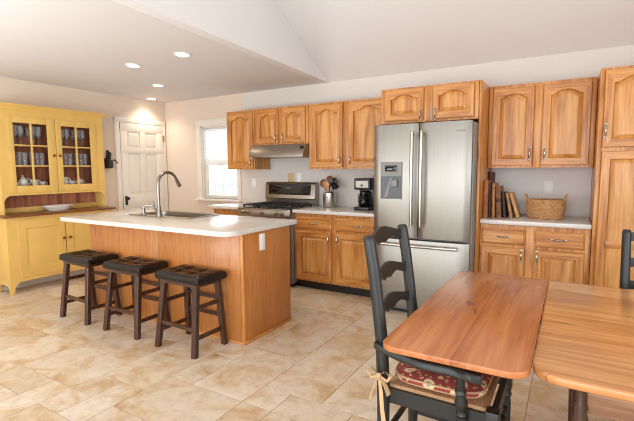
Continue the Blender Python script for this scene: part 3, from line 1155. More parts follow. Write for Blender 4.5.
def rr3(x0, x1, y0, y1, r, z):
    return [(x, y, z) for x, y in rrect(x0, x1, y0, y1, (r,) * 4, 6)]


mb = MB()
yb0 = -b + 0.085      # faucet deck is on the stool side
L = [rr3(-a, a, -b, b, 0.03, 0.0005), rr3(-a, a, -b, b, 0.03, 0.004), rr3(-a + 0.008, a - 0.008, -b + 0.008, b - 0.008, 0.03, 0.007),
     rr3(-a + 0.035, a - 0.035, yb0, b - 0.03, 0.05, 0.006), rr3(-a + 0.04, a - 0.04, yb0 + 0.005, b - 0.035, 0.05, -0.0),
     rr3(-a + 0.05, a - 0.05, yb0 + 0.012, b - 0.045, 0.06, -0.17), rr3(-a + 0.09, a - 0.09, yb0 + 0.05, b - 0.08, 0.06, -0.185)]
mb.loops(L, cap0=False)
mb.build('basin', 'steel_h', t_)
MB().lathe([(0.04, -0.184), (0.042, -0.1805), (0.02, -0.182), (0.002, -0.183)], (0.0, 0.05, 0), 20).build('drain', 'nickel', t_)

# faucet
fx, fy = -2.295, -1.868
t_ = thing('faucet', 'tall brushed nickel gooseneck faucet rising from the island sink', 'faucet', (fx, fy, 0.9205))
mb = MB()
mb.lathe([(0.032, 0), (0.032, 0.008), (0.024, 0.03), (0.022, 0.08), (0.017, 0.095), (0.016, 0.11)], seg=24)
mb.build('faucet_base', 'nickel', t_)
R = 0.118
pts = [(0, 0, 0.10 + 0.21 * k / 5) for k in range(6)]
pts += [(0, R - R * cos(a_), 0.31 + R * sin(a_)) for a_ in [radians(12 * k) for k in range(1, 14)]]
MB().tube(pts, 0.0145, 14).build('spout', 'nickel', t_)
e = Vector(pts[-1])
d = (Vector(pts[-1]) - Vector(pts[-2])).normalized()
mb = MB()
mb.tube([e, e + d * 0.03, e + d * 0.085, e + d * 0.09], [0.016, 0.018, 0.020, 0.014], 14)
sh_ = mb.build('spray_head', 'nickel', t_)
mb = MB()
mb.tube([(-0.018, 0, 0.055), (-0.05, 0, 0.06), (-0.068, -0.002, 0.085), (-0.078, -0.004, 0.15)], [0.013, 0.012, 0.009, 0.007], 12)
mb.build('lever', 'nickel', t_)
t_ = thing('soap_dispenser', 'small nickel soap dispenser on the sink deck left of the faucet', 'soap dispenser', (-2.52, -1.872, 0.9205))
MB().lathe([(0.022, 0), (0.022, 0.006), (0.017, 0.012), (0.017, 0.065), (0.012, 0.07), (0.012, 0.085)], seg=18).build('pump_body', 'nickel', t_)
MB().tube([(0, 0, 0.08), (0.02, 0.01, 0.092), (0.06, 0.03, 0.10), (0.095, 0.045, 0.09)], [0.009, 0.009, 0.007, 0.006], 10).build('pump_spout', 'nickel', t_)


# ------------------------------------------------------------------ bar stools
def stool():
    t_ = thing('bar_stool', 'backless saddle stool with tufted dark leather seat, farthest left beside the yellow hutch', 'stool', (0, 0, 0), 0, 'leather stools along the island')
    # cushion with a 2 x 2 tufted top
    W, D = 0.236, 0.143
    nx, ny = 28, 20
    tb = bmesh.new()
    grid = []
    for i in range(nx + 1):
        row = []
        for j in range(ny + 1):
            u, v_ = -1 + 2 * i / nx, -1 + 2 * j / ny
            z = 0.596
            edge = max(abs(u), abs(v_))
            z -= 0.020 * max(0, (edge - 0.78) / 0.22) ** 2.2
            z += 0.012 * (u * u)
            for q in (-0.33, 0.33):
                z -= 0.012 * math.exp(-((u - q) / 0.05) ** 2) * (abs(v_) < 0.8)
                z -= 0.012 * math.exp(-((v_ - q) / 0.06) ** 2) * (abs(u) < 0.86)
            for qu in (-0.33, 0.33):
                for qv in (-0.33, 0.33):
                    z -= 0.014 * math.exp(-(((u - qu) / 0.10) ** 2 + ((v_ - qv) / 0.13) ** 2))
            row.append(tb.verts.new((u * W + 0.018, v_ * D, z)))
        grid.append(row)
    for i in range(nx):
        for j in range(ny):
            tb.faces.new((grid[i][j], grid[i + 1][j], grid[i + 1][j + 1], grid[i][j + 1]))
    rim = [grid[i][0] for i in range(nx + 1)] + [grid[nx][j] for j in range(1, ny + 1)] + [grid[i][ny] for i in range(nx - 1, -1, -1)] + [grid[0][j] for j in range(ny - 1, 0, -1)]
    prev = rim
    for (g, z) in ((1.012, 0.565), (1.012, 0.548), (0.985, 0.538)):
        cur = [tb.verts.new((0.018 + (v_.co.x - 0.018) * g, v_.co.y * g, z)) for v_ in rim]
        for k in range(len(cur)):
            k2 = (k + 1) % len(cur)
            tb.faces.new((prev[k], cur[k], cur[k2], prev[k2]))
        prev = cur
    tb.faces.new(prev)
    bmesh.ops.recalc_face_normals(tb, faces=tb.faces)
    mb = MB()
    mb._merge(tb)
    mb.build('seat_pad', 'leather', t_, angle=60)
    MB().box(-0.182, 0.218, -0.132, 0.132, 0.512, 0.540, 0.004).build('seat_frame', 'walnut', t_)
    tops = {}
    for sx in (-1, 1):
        for sy in (-1, 1):
            a, b = (sx * 0.175 + 0.018, sy * 0.108, 0.515), (sx * 0.205, sy * 0.153, 0.0)
            MB().bar(b, a, (0.022, 0.022), (0.023, 0.023)).build('leg', 'walnut', t_)
            tops[(sx, sy)] = (a, b)

    def at(sx, sy, z):
        a, b = tops[(sx, sy)]
        s = z / 0.515
        return (b[0] + (a[0] - b[0]) * s, b[1] + (a[1] - b[1]) * s, z)

    def rung(p, q):
        mb = MB()
        p, q = Vector(p), Vector(q)
        d = (q - p)
        if abs(d.x) > abs(d.y):
            L = [[(v_.x, v_.y + yy, v_.z + zz) for yy, zz in ((-0.009, -0.014), (0.009, -0.014), (0.009, 0.014), (-0.009, 0.014))] for v_ in (p, q)]
        else:
            L = [[(v_.x + yy, v_.y, v_.z + zz) for yy, zz in ((-0.009, -0.014), (0.009, -0.014), (0.009, 0.014), (-0.009, 0.014))] for v_ in (p, q)]
        mb.loops(L)
        mb.build('stretcher', 'walnut', t_, smooth=False)
    rung(at(-1, -1, 0.20), at(1, -1, 0.20))
    rung(at(-1, 1, 0.24), at(1, 1, 0.24))
    rung(at(-1, 1, 0.38), at(1, 1, 0.38))
    for sx in (-1, 1):
        rung(at(sx, -1, 0.135), at(sx, 1, 0.135))
        rung(at(sx, -1, 0.36), at(sx, 1, 0.36))
    return t_


st = stool()
st.location = (-2.694, -2.372, 0)
st.rotation_euler = (0, 0, radians(-1))
dup(st, (-2.026, -2.368, 0), radians(0.5), 'backless saddle stool with tufted dark leather seat, middle one of the three at the island')
dup(st, (-1.345, -2.382, 0), radians(-1.5), 'backless saddle stool with tufted dark leather seat nearest the island corner')

# ------------------------------------------------------------------ yellow hutch (built facing -y, turned to face +x)
HY = -1.80
t_ = thing('hutch', 'mustard yellow painted hutch with glazed upper doors and brown counter', 'hutch', (XL + 0.004, HY, 0), radians(90))
lo_d, up_d = 0.300, 0.205     # depths of the lower and upper case
wl, wu = 0.628, 0.607
# lower case
mb = MB()
mb.box(-wl, wl, -lo_d + 0.02, 0, 0.17, 0.858, 0.003)
mb.build('lower_case', 'yellow', t_)
mb = MB()
# front stiles with bracket feet and the skirt between them
zsk = 0.135


def foot(x_out, s):
    pts = [(x_out, 0.858), (x_out, 0.0), (x_out + s * 0.025, 0.0)]
    for k in range(7):
        a_ = pi / 2 * k / 6
        pts.append((x_out + s * (0.035 + 0.085 * (1 - cos(a_))), 0.02 + (zsk - 0.02) * sin(a_)))
    pts += [(x_out + s * 0.120, 0.858)]
    return pts


for xo, s in ((-wl, 1), (wl, -1)):
    mb.prism(foot(xo, s), -lo_d, -lo_d + 0.02, 'xz')
mb.box(-wl + 0.12, wl - 0.12, -lo_d, -lo_d + 0.02, zsk, 0.19)
mb.box(-wl + 0.12, wl - 0.12, -lo_d, -lo_d + 0.02, 0.80, 0.858)
mb.build('lower_front', 'yellow', t_)
for s in (-1, 1):
    sec = [(0, 0.169), (0, 0.0), (-0.02, 0.0)] + [(-0.03 - 0.06 * (1 - cos(pi / 2 * k / 5)), 0.10 * sin(pi / 2 * k / 5)) for k in range(6)]
    sec += [(-lo_d + 0.09 + 0.06 * (1 - cos(pi / 2 * k / 5)) - 0.06, 0.10 * sin(pi / 2 * k / 5)) for k in range(5, -1, -1)]
    sec += [(-lo_d + 0.02, 0.0), (-lo_d + 0.02, 0.169)]
    MB().prism(sec, s * wl - (0.02 if s > 0 else 0), s * wl + (0.02 if s < 0 else 0), 'yz').build('side_foot', 'yellow', t_)
for x0, x1, kx in ((-0.52, -0.005, -0.032), (0.005, 0.52, 0.042)):
    z0, z1 = 0.175, 0.815
    L = [rect(x0, x1, z0, z1, -lo_d + 0.003), rect(x0, x1, z0, z1, -lo_d - 0.004), rect(x0 + 0.002, x1 - 0.002, z0 + 0.002, z1 - 0.002, -lo_d - 0.006),
         rect(x0 + 0.085, x1 - 0.085, z0 + 0.10, z1 - 0.09, -lo_d - 0.006), rect(x0 + 0.088, x1 - 0.088, z0 + 0.103, z1 - 0.093, -lo_d + 0.004)]
    d = MB().loops(L, cap1=False).build('door', 'yellow', t_, angle=20)
    MB().loops([rect(x0 + 0.08, x1 - 0.08, z0 + 0.095, z1 - 0.085, -lo_d + 0.005), rect(x0 + 0.09, x1 - 0.09, z0 + 0.105, z1 - 0.095, -lo_d + 0.0035), rect(x0 + 0.125, x1 - 0.125, z0 + 0.14, z1 - 0.13, -lo_d - 0.003)], cap0=False).build('raised_panel', 'yellow', d, angle=15)
    MB().lathe([(0.008, -lo_d - 0.005), (0.008, -lo_d - 0.016), (0.017, -lo_d - 0.022), (0.017, -lo_d - 0.03), (0.004, -lo_d - 0.034)], (kx, 0, 0.565), 14, 'y').build('knob', 'knob_wood', d)
MB().box(-wl - 0.035, wl + 0.035, -lo_d - 0.035, 0, 0.860, 0.888, 0.006).build('counter_board', 'hutch_counter', t_)
# upper case: open case of sides, back, shelves and front frame
ZT = 2.05
mb = MB()
for s in (-1, 1):
    mb.box(s * wu, s * (wu - 0.022), -up_d + 0.02, 0, 0.888, ZT, 0.002)
mb.box(-wu + 0.022, wu - 0.022, -up_d + 0.02, 0, ZT - 0.02, ZT)
mb.build('upper_case', 'yellow', t_)
MB().box(-wu + 0.022, wu - 0.022, -0.014, -0.002, 0.888, ZT - 0.02).build('back_boards', 'hutch_brown', t_)
SHELF = (1.19, 1.427, 1.660)
for z in SHELF:
    MB().box(-wu + 0.022, wu - 0.022, -up_d + 0.022, -0.014, z - 0.018, z, 0.002).build('shelf', 'hutch_brown', t_)
MB().box(-wu + 0.022, wu - 0.022, -0.03, -0.014, 0.888, 0.945, 0.003).build('ledge_strip', 'yellow', t_)
mb = MB()
# front frame: side boards with bracket curve towards the counter, top rail, bottom rail
for xo, s in ((-wu, 1), (wu, -1)):
    pts = [(xo, ZT), (xo, 0.888), (xo + s * 0.018, 0.888), (xo + s * 0.018, 1.01)]
    for k in range(7):
        a_ = pi / 2 * k / 6
        pts.append((xo + s * (0.018 + 0.075 * (1 - cos(a_))), 1.01 + 0.085 * sin(a_)))
    pts += [(xo + s * 0.093, ZT)]
    mb.prism(pts, -up_d, -up_d + 0.02, 'xz')
mb.box(-wu + 0.093, wu - 0.093, -up_d, -up_d + 0.02, 1.983, ZT)
mb.box(-wu + 0.093, wu - 0.093, -up_d, -up_d + 0.02, 1.095, 1.118)
mb.build('upper_front', 'yellow', t_)
mb = MB()
pr_ = [(0.0, ZT - 0.012), (0.012, ZT), (0.014, ZT + 0.012), (0.045, ZT + 0.040), (0.050, ZT + 0.044), (0.050, ZT + 0.058), (0.0, ZT + 0.058)]
L = []
for o_, z in pr_[1:]:
    L.append([(-wu - o_, 0, z), (-wu - o_, -up_d - o_, z), (wu + o_, -up_d - o_, z), (wu + o_, 0, z)])
mb.loops(L)
mb.build('cornice', 'yellow', t_)
for x0, x1, cols, kx in ((-0.513, -0.003, ((-0.452, -0.279), (-0.259, -0.092)), -0.038), (0.003, 0.513, ((0.071, 0.241), (0.261, 0.433)), 0.030)):
    mb = MB()
    ya, yb_ = -up_d - 0.006, -up_d + 0.014
    rws = ((1.203, 1.420), (1.435, 1.652), (1.667, 1.908))
    xs_ = [x0, cols[0][0], cols[0][1], cols[1][0], cols[1][1], x1]
    for i in (0, 2, 4):
        mb.box(xs_[i], xs_[i + 1], ya, yb_, 1.119, 1.982, 0.002)
    zs_ = [1.119, rws[0][0], rws[0][1], rws[1][0], rws[1][1], rws[2][0], rws[2][1], 1.982]
    for i in (0, 2, 4, 6):
        for j in (1, 3):
            mb.box(xs_[j] - 0.001, xs_[j + 1] + 0.001, ya + 0.0004, yb_, zs_[i], zs_[i + 1], 0.002)
    d = mb.build('door', 'yellow', t_)
    MB().box(cols[0][0] - 0.005, cols[1][1] + 0.005, -up_d + 0.006, -up_d + 0.008, 1.20, 1.908).build('glazing', 'glass', d, smooth=False)
    MB().lathe([(0.007, ya), (0.007, ya - 0.012), (0.016, ya - 0.018), (0.016, ya - 0.026), (0.004, ya - 0.03)], (kx, 0, 1.55), 14, 'y').build('knob', 'knob_wood', d)


def hpos(lx, dy, z):
    """hutch local -> world (lx along the hutch, dy out from the wall)"""
    return (XL + 0.004 + dy, HY + lx, z)


# glassware on the two upper shelves
gob = tag(MB().lathe([(0.030, 0.0), (0.030, 0.003), (0.004, 0.008), (0.0035, 0.085), (0.012, 0.095), (0.030, 0.125), (0.035, 0.17), (0.031, 0.222), (0.029, 0.222), (0.033, 0.17), (0.028, 0.127), (0.002, 0.10)], seg=18).build('wine_glass', 'stemware'),
          'x', 'glass')
tum = tag(MB().lathe([(0.024, 0.0), (0.027, 0.002), (0.033, 0.155), (0.031, 0.155), (0.025, 0.012), (0.002, 0.012)], seg=18).build('tumbler', 'stemware'), 'x', 'glass')
cols4 = ((-0.450, -0.285), (-0.257, -0.095), (0.075, 0.237), (0.270, 0.432))
side = ('leftmost', 'second', 'third', 'rightmost')
first = {'g': True, 't': True}
rg = random.Random(3)
for z, proto, key, nm in ((1.660, gob, 'g', 'stemmed wine glass on the top shelf'), (1.427, tum, 't', 'tall clear tumbler on the middle shelf')):
    for ci, (a, b) in enumerate(cols4):
        for k in range(3):
            for row_ in ((0.060,) if key == 't' else (0.055, 0.125)):
                if key == 'g' and row_ > 0.1 and k == 2:
                    continue
                lx = a + 0.030 + (b - a - 0.055) * k / 2 + (0.02 if row_ > 0.1 else 0)
                o = proto if first[key] else proto.copy()
                if not first[key]:
                    COL.objects.link(o)
                first[key] = False
                o.location = hpos(lx, row_ + rg.uniform(-0.004, 0.004) + (0.05 if key == 't' else 0), z)
                o['label'] = '%s behind the %s column of hutch panes' % (nm, side[ci])
                o['group'] = '%s, %s panes' % ('wine glasses in the hutch' if key == 'g' else 'tumblers in the hutch', side[ci])
# china on the bottom shelf


def teapot(lx, label, s=1.0, flip=1):
    q = thing('teapot', label, 'teapot', hpos(lx, 0.095, 1.19), radians(90))
    MB().lathe([(0.028 * s, 0), (0.03 * s, 0.004), (0.05 * s, 0.03 * s), (0.056 * s, 0.055 * s), (0.045 * s, 0.085 * s), (0.028 * s, 0.095 * s)], seg=22).build('pot_body', 'china', q)
    MB().lathe([(0.03 * s, 0.096 * s), (0.024 * s, 0.106 * s), (0.006 * s, 0.114 * s), (0.010 * s, 0.122 * s), (0.006 * s, 0.131 * s), (0.001, 0.133 * s)], seg=18).build('lid', 'china', q)
    f = flip
    MB().tube([(f * 0.045 * s, 0, 0.035 * s), (f * 0.075 * s, 0, 0.05 * s), (f * 0.088 * s, 0, 0.085 * s), (f * 0.10 * s, 0, 0.095 * s)], [0.014 * s, 0.011 * s, 0.008 * s, 0.006 * s], 10).build('spout', 'china', q)
    MB().tube([(-f * (0.045 + 0.04 * sin(a_)) * s, 0, (0.055 + 0.035 * cos(a_)) * s) for a_ in [pi * k / 8 for k in range(9)]], 0.006 * s, 8).build('handle', 'china', q)


def jug(lx, label, s=1.0):
    q = thing('cream_jug', label, 'jug', hpos(lx, 0.095, 1.19), radians(90))
    MB().lathe([(0.03 * s, 0), (0.034 * s, 0.004), (0.046 * s, 0.035 * s), (0.04 * s, 0.07 * s), (0.044 * s, 0.098 * s), (0.041 * s, 0.098 * s), (0.036 * s, 0.07 * s), (0.002, 0.01)], seg=22).build('jug_body', 'china', q)
    MB().tube([((0.04 + 0.034 * sin(a_)) * s, 0, (0.055 + 0.03 * cos(a_)) * s) for a_ in [pi * k / 8 for k in range(9)]], 0.006 * s, 8).build('handle', 'china', q)
    MB().tube([(-0.034 * s, 0, 0.075 * s), (-0.055 * s, 0, 0.098 * s)], [0.016 * s, 0.008 * s], 10).build('spout', 'china', q)


def cup(lx, label, group):
    q = thing('teacup', label, 'cup', hpos(lx, 0.10, 1.19), radians(90), group)
    MB().lathe([(0.02, 0), (0.022, 0.004), (0.036, 0.03), (0.040, 0.052), (0.037, 0.052), (0.033, 0.03), (0.002, 0.008)], seg=20).build('cup_body', 'china', q)
    MB().tube([(0.036 + 0.02 * sin(a_), 0, 0.03 + 0.016 * cos(a_)) for a_ in [pi * k / 6 for k in range(7)]], 0.004, 8).build('handle', 'china', q)


cup(-0.418, 'white teacup at the left end of the hutch bottom shelf', 'teacups in the hutch')
teapot(-0.335, 'white teapot with lid behind the lower left hutch panes', 1.0, -1)
jug(-0.205, 'small white jug behind the left hutch door, beside the teapot', 0.8)
cup(-0.125, 'white teacup beside the small jug behind the left hutch door', 'teacups in the hutch')
jug(0.135, 'larger white cream jug behind the right hutch door', 1.05)
cup(0.225, 'white teacup beside the cream jug behind the right hutch door', 'teacups in the hutch')
teapot(0.330, 'low white teapot behind the lower right hutch panes', 0.72, -1)
# oval platter
t_ = thing('oval_platter', 'shallow white oval serving bowl on the hutch counter', 'serving bowl', hpos(0.012, 0.155, 0.8885), radians(90))
mb = MB()
mb.lathe([(0.115, 0.0), (0.12, 0.004), (0.165, 0.040), (0.190, 0.058), (0.191, 0.064), (0.182, 0.063), (0.16, 0.046), (0.11, 0.010), (0.002, 0.008)], seg=40, sx=1.0, sy=0.62)
mb.build('bowl', 'china', t_)

# black iron mill on the wall
t_ = thing('coffee_mill', 'black iron hand mill hung on the wall between hutch and white door', 'hand mill', (XL + 0.001, -1.0, 1.40), radians(90))
mb = MB()
mb.prism([(-0.045, 0.0), (0.03, 0.0), (0.045, 0.10), (0.02, 0.16), (0.02, 0.25), (-0.02, 0.25), (-0.02, 0.16), (-0.055, 0.12)], -0.012, 0, 'xz', 0.002)
mb.build('back_plate', 'black_iron', t_)
MB().lathe([(0.026, 0.0), (0.042, 0.015), (0.046, 0.07), (0.036, 0.10), (0.02, 0.12), (0.024, 0.17), (0.03, 0.21), (0.012, 0.225)], (-0.008, -0.055, 0.0), 18).build('hopper', 'black_iron', t_)
mb = MB()
mb.tube([(0.03, -0.06, 0.11), (0.06, -0.07, 0.115), (0.085, -0.075, 0.085), (0.10, -0.08, 0.075)], [0.010, 0.008, 0.007, 0.011], 10)
mb.build('crank', 'black_iron', t_)

# ------------------------------------------------------------------ things on the back counters
# utensil crock
t_ = thing('utensil_crock', 'brushed steel crock full of cooking utensils beside the range', 'crock', (-1.315, -0.19, 0.9145))
MB().lathe([(0.074, 0), (0.076, 0.003), (0.076, 0.172), (0.073, 0.176), (0.070, 0.172), (0.070, 0.006), (0.002, 0.006)], seg=32).build('crock_body', 'crock_steel', t_)
CR = Vector((-1.315, -0.19, 0.9145))


def utensil(name, label, off, lean, L, head, mat_, hs=1.0):
    """a stick that stands in the crock, foot at off, leaning to lean, with a head of a given kind"""
    b = CR + Vector((off[0], off[1], 0.012))
    q = thing(name, label, 'cooking utensil', b, 0, 'utensils in the steel crock')
    d = Vector((lean[0], lean[1], 1)).normalized()
    MB().tube([d * (L * k / 4) for k in range(5)], [0.006, 0.0065, 0.006, 0.0055, 0.006], 8).build('handle', mat_, q)
    e = d * (L - 0.01)
    mb = MB()
    if head == 'spoon':
        mb.tube([e, e + d * 0.02, e + d * 0.05, e + d * 0.088, e + d * 0.105], [0.006, 0.028 * hs, 0.041 * hs, 0.035 * hs, 0.006], 12, flat=(0.3, 1), up=(0, -1, 0))
    elif head == 'turner':
        mb.tube([e, e + d * 0.012, e + d * 0.02, e + d * 0.09, e + d * 0.093], [0.006, 0.012, 0.03 * hs, 0.036 * hs, 0.034 * hs], 4, flat=(0.1, 1), up=(0.3, -1, 0))
    else:
        mb.tube([e, e + d * 0.01, e + d * 0.03, e + d * 0.055, e + d * 0.07], [0.006, 0.032 * hs, 0.050 * hs, 0.051 * hs, 0.03 * hs], 14, flat=(0.7, 1), up=(0, -1, 0))
    mb.build('head', mat_, q)


utensil('wooden_spoon', 'dark wooden spoon leaning farthest left in the crock', (0.02, 0.0), (-0.33, -0.05), 0.245, 'spoon', 'wood_spoon_dark', 1.2)
utensil('wooden_spatula', 'pale wooden spatula at the front left of the crock', (0.02, -0.02), (-0.15, -0.10), 0.215, 'spoon', 'wood_spoon', 1.2)
utensil('wooden_spoon', 'reddish wooden spoon standing upright in the middle of the crock', (0.0, 0.02), (-0.02, 0.0), 0.27, 'spoon', 'wood_spoon_dark', 1.1)
utensil('spatula', 'black flat turner standing in the middle of the crock', (-0.01, -0.01), (0.10, -0.06), 0.235, 'turner', 'black_plastic', 1.1)
utensil('serving_spoon', 'black spoon leaning right in the crock, behind the ladle', (-0.02, 0.02), (0.20, 0.06), 0.25, 'spoon', 'black_plastic', 1.3)
utensil('ladle', 'black ladle leaning farthest right in the crock', (-0.02, -0.005), (0.42, -0.04), 0.235, 'ladle', 'black_plastic', 1.0)

# coffee maker
t_ = thing('coffee_maker', 'black drip coffee maker with steel front beside the refrigerator', 'coffee maker', (-0.81, -0.25, 0.9145))
MB().prism(rrect(-0.10, 0.10, -0.13, 0.12, (0.03,) * 4, 5), 0, 0.035, 'xy', 0.006).build('warming_base', 'black_plastic', t_)
MB().prism(rrect(-0.095, 0.095, 0.02, 0.12, (0.02,) * 4, 4), 0.03, 0.34, 'xy', 0.004).build('water_tank', 'black_plastic', t_)
MB().prism(rrect(-0.10, 0.10, -0.11, 0.12, (0.02,) * 4, 4), 0.225, 0.352, 'xy', 0.008).build('brew_head', 'black_plastic', t_)
fp = MB().box(-0.075, 0.075, -0.116, -0.108, 0.25, 0.325, 0.003).build('front_plate', 'plate_silver', t_)
MB().lathe([(0.012, -0.114), (0.012, -0.122), (0.004, -0.123)], (0.0, 0, 0.275), 14, 'y').build('dial', 'black_plastic', fp)
MB().lathe([(0.052, 0.037), (0.062, 0.05), (0.066, 0.09), (0.055, 0.15), (0.045, 0.17), (0.047, 0.185)], (0.0, -0.045, 0), 24, cap=False).build('carafe', 'carafe', t_)
MB().lathe([(0.05, 0.186), (0.05, 0.2), (0.02, 0.212), (0.002, 0.213)], (0.0, -0.045, 0), 24).build('carafe_lid', 'black_plastic', t_)
MB().tube([(-0.02, -0.09, 0.175), (-0.03, -0.128, 0.172), (-0.03, -0.132, 0.09), (-0.02, -0.108, 0.07)], 0.008, 8).build('carafe_handle', 'black_plastic', t_)

# wall plates
def plate(label, x, z, w_, h_, mat_, sockets=True):
    q = thing('wall_plate', label, 'outlet', (x, -0.006, z))
    MB().box(-w_ / 2, w_ / 2, -0.006, 0, -h_ / 2, h_ / 2, 0.003).build('plate', mat_, q)
    mb = MB()
    if sockets:
        for s in (-0.024, 0.024):
            mb.box(-0.017, 0.017, -0.0085, -0.0055, s - 0.016, s + 0.016, 0.005)
    else:
        mb.box(-0.007, 0.007, -0.014, -0.0055, -0.012, 0.012, 0.003)
    return mb.build('socket' if sockets else 'toggle', mat_, q)


plate('white outlet plate on the splash, left of the gas range', -2.612, 1.19, 0.07, 0.125, 'plate_white')
plate('tan switch plate on the splash behind the range, left one of two', -1.985, 1.262, 0.095, 0.125, 'plate_tan', False)
plate('white switch plate on the splash behind the range, right one of two', -1.862, 1.262, 0.070, 0.125, 'plate_white', False)
q = plate('white outlet plate above the wicker basket', 0.988, 1.183, 0.075, 0.125, 'plate_white')

# wicker basket: woven rounds over upright stakes
t_ = thing('wicker_basket', 'oval honey wicker basket with two handles on the white counter', 'basket', (0.982, -0.30, 0.9145))
mb = MB()
rows_ = 13
for k in range(rows_):
    s = k / (rows_ - 1)
    rad = 0.132 + 0.020 * math.sin(s * 2.0)
    z = 0.007 + 0.148 * s
    n = 72
    pts = []
    for i in range(n):
        a_ = 2 * pi * i / n
        r_w = rad + 0.004 * (1 if ((i // 2) + k) % 2 else -1)
        pts.append((r_w * cos(a_) * 1.02, r_w * sin(a_) * 0.86, z))
    L = []
    for i in range(n):
        a_ = 2 * pi * i / n
        c_ = Vector((cos(a_), sin(a_), 0))
        L.append([tuple(Vector(pts[i]) + c_ * 0.0055 * cos(q_) + Vector((0, 0, 1)) * 0.0072 * sin(q_)) for q_ in [2 * pi * e_ / 6 for e_ in range(6)]])
    L.append(L[0])
    mb.loops(L, False, False)
for i in range(36):
    a_ = 2 * pi * i / 36
    mb.tube([((0.132 + 0.020 * math.sin(s * 2.0)) * cos(a_) * 1.02, (0.132 + 0.020 * math.sin(s * 2.0)) * sin(a_) * 0.86, 0.005 + 0.15 * s) for s in (0, 0.35, 0.7, 1)], 0.0042, 6)
mb.lathe([(0.002, 0.004), (0.12, 0.004), (0.126, 0.0), (0.002, 0.0)], seg=36, sy=0.85, cap=False)
mb.build('basket_body', 'wicker', t_)
mb = MB()
for ph in (0, pi / 9):
    n = 90
    L = []
    for i in range(n + 1):
        a_ = 2 * pi * i / n
        c_ = Vector((cos(a_) * 1.02, sin(a_) * 0.86, 0))
        p = c_ * (0.151 + 0.004 * cos(18 * a_ + (0 if ph == 0 else pi))) + Vector((0, 0, 0.164 + 0.005 * sin(18 * a_ + (0 if ph == 0 else pi))))
        L.append([tuple(p + c_.normalized() * 0.007 * cos(q_) + Vector((0, 0, 1)) * 0.007 * sin(q_)) for q_ in [2 * pi * e_ / 6 for e_ in range(6)]])
    mb.loops(L, False, False)
mb.build('braided_rim', 'wicker', t_)
for s in (-1, 1):
    MB().tube([(s * (0.150 + 0.010 * sin(a_)), 0.048 * cos(a_), 0.158 + 0.058 * sin(a_)) for a_ in [pi * k / 10 for k in range(11)]], 0.008, 8).build('handle', 'wicker', t_)
# dark cord end behind the basket
tag(MB().tube([(0.86, -0.06, 0.921), (0.87, -0.05, 0.922), (0.90, -0.045, 0.922), (0.95, -0.04, 0.922), (0.99, -0.03, 0.922)], 0.005, 8).build('power_cord', 'black_plastic'), 'dark power cord lying on the white counter behind the wicker basket', 'cord')

# old books leaning against the cabinet side
leather_cols = {'a': (92, 50, 28), 'b': (150, 92, 52), 'c': (56, 38, 30), 'd': (168, 116, 68), 'e': (128, 84, 48), 'f': (172, 128, 84), 'g': (190, 146, 96)}
for k_, c_ in leather_cols.items():
    m = M['book_' + k_] = mat('worn_leather_cover', c_, 0.6)
    t = NT(m)
    nz = t.noise(t.coords(), 24, 4, 0.7)
    t.base(t.ramp(nz, [(0.3, tuple(int(x * 0.62) for x in c_)), (0.5, c_), (0.72, tuple(min(255, int(x * 1.2)) for x in c_))]))
M['pages'] = mat('yellowed_pages', (206, 182, 140), 0.8)
M['book_label'] = mat('black_spine_label', (30, 26, 24), 0.5)


def book(x, tilt, th, h, dep, key, label, yf=-0.36, bands=0):
    """spine towards -y; standing at x (left foot), tilted to the left by tilt degrees"""
    q = thing('old_book', label, 'book', (x, yf, 0.9145 + 0.0005), 0, 'old leather books on the counter')
    q.rotation_euler = (0, radians(-tilt), 0)
    mb = MB()
    mb.box(0, 0.004, 0.004, dep, 0, h, 0.0015)
    mb.box(th - 0.004, th, 0.004, dep, 0, h, 0.0015)
    n = 8
    outer_ = [(th / 2 - th / 2 * cos(pi * i / n), 0.006 - 0.010 * sin(pi * i / n)) for i in range(n + 1)]
    inner_ = [(th / 2 - (th / 2 - 0.004) * cos(pi * i / n), 0.010 - 0.010 * sin(pi * i / n)) for i in range(n, -1, -1)]
    mb.prism(outer_ + inner_, 0, h, 'xy')
    for b_ in range(bands):
        z = h * (0.18 + 0.64 * b_ / max(1, bands - 1))
        mb.prism([(th / 2 - (th / 2 + 0.001) * cos(pi * i / n), 0.005 - 0.013 * sin(pi * i / n)) for i in range(n + 1)], z - 0.004, z + 0.004, 'xy')
    mb.build('cover', 'book_' + key, q)
    MB().box(0.005, th - 0.005, 0.010, dep - 0.004, 0.003, h - 0.004).build('page_block', 'pages', q, smooth=False)
    if bands:
        MB().prism([(th / 2 - (th / 2 + 0.0006) * cos(pi * i / n), 0.005 - 0.0118 * sin(pi * i / n)) for i in range(n + 1)], h * 0.50, h * 0.64, 'xy').build('spine_label', 'book_label', q)
    return q


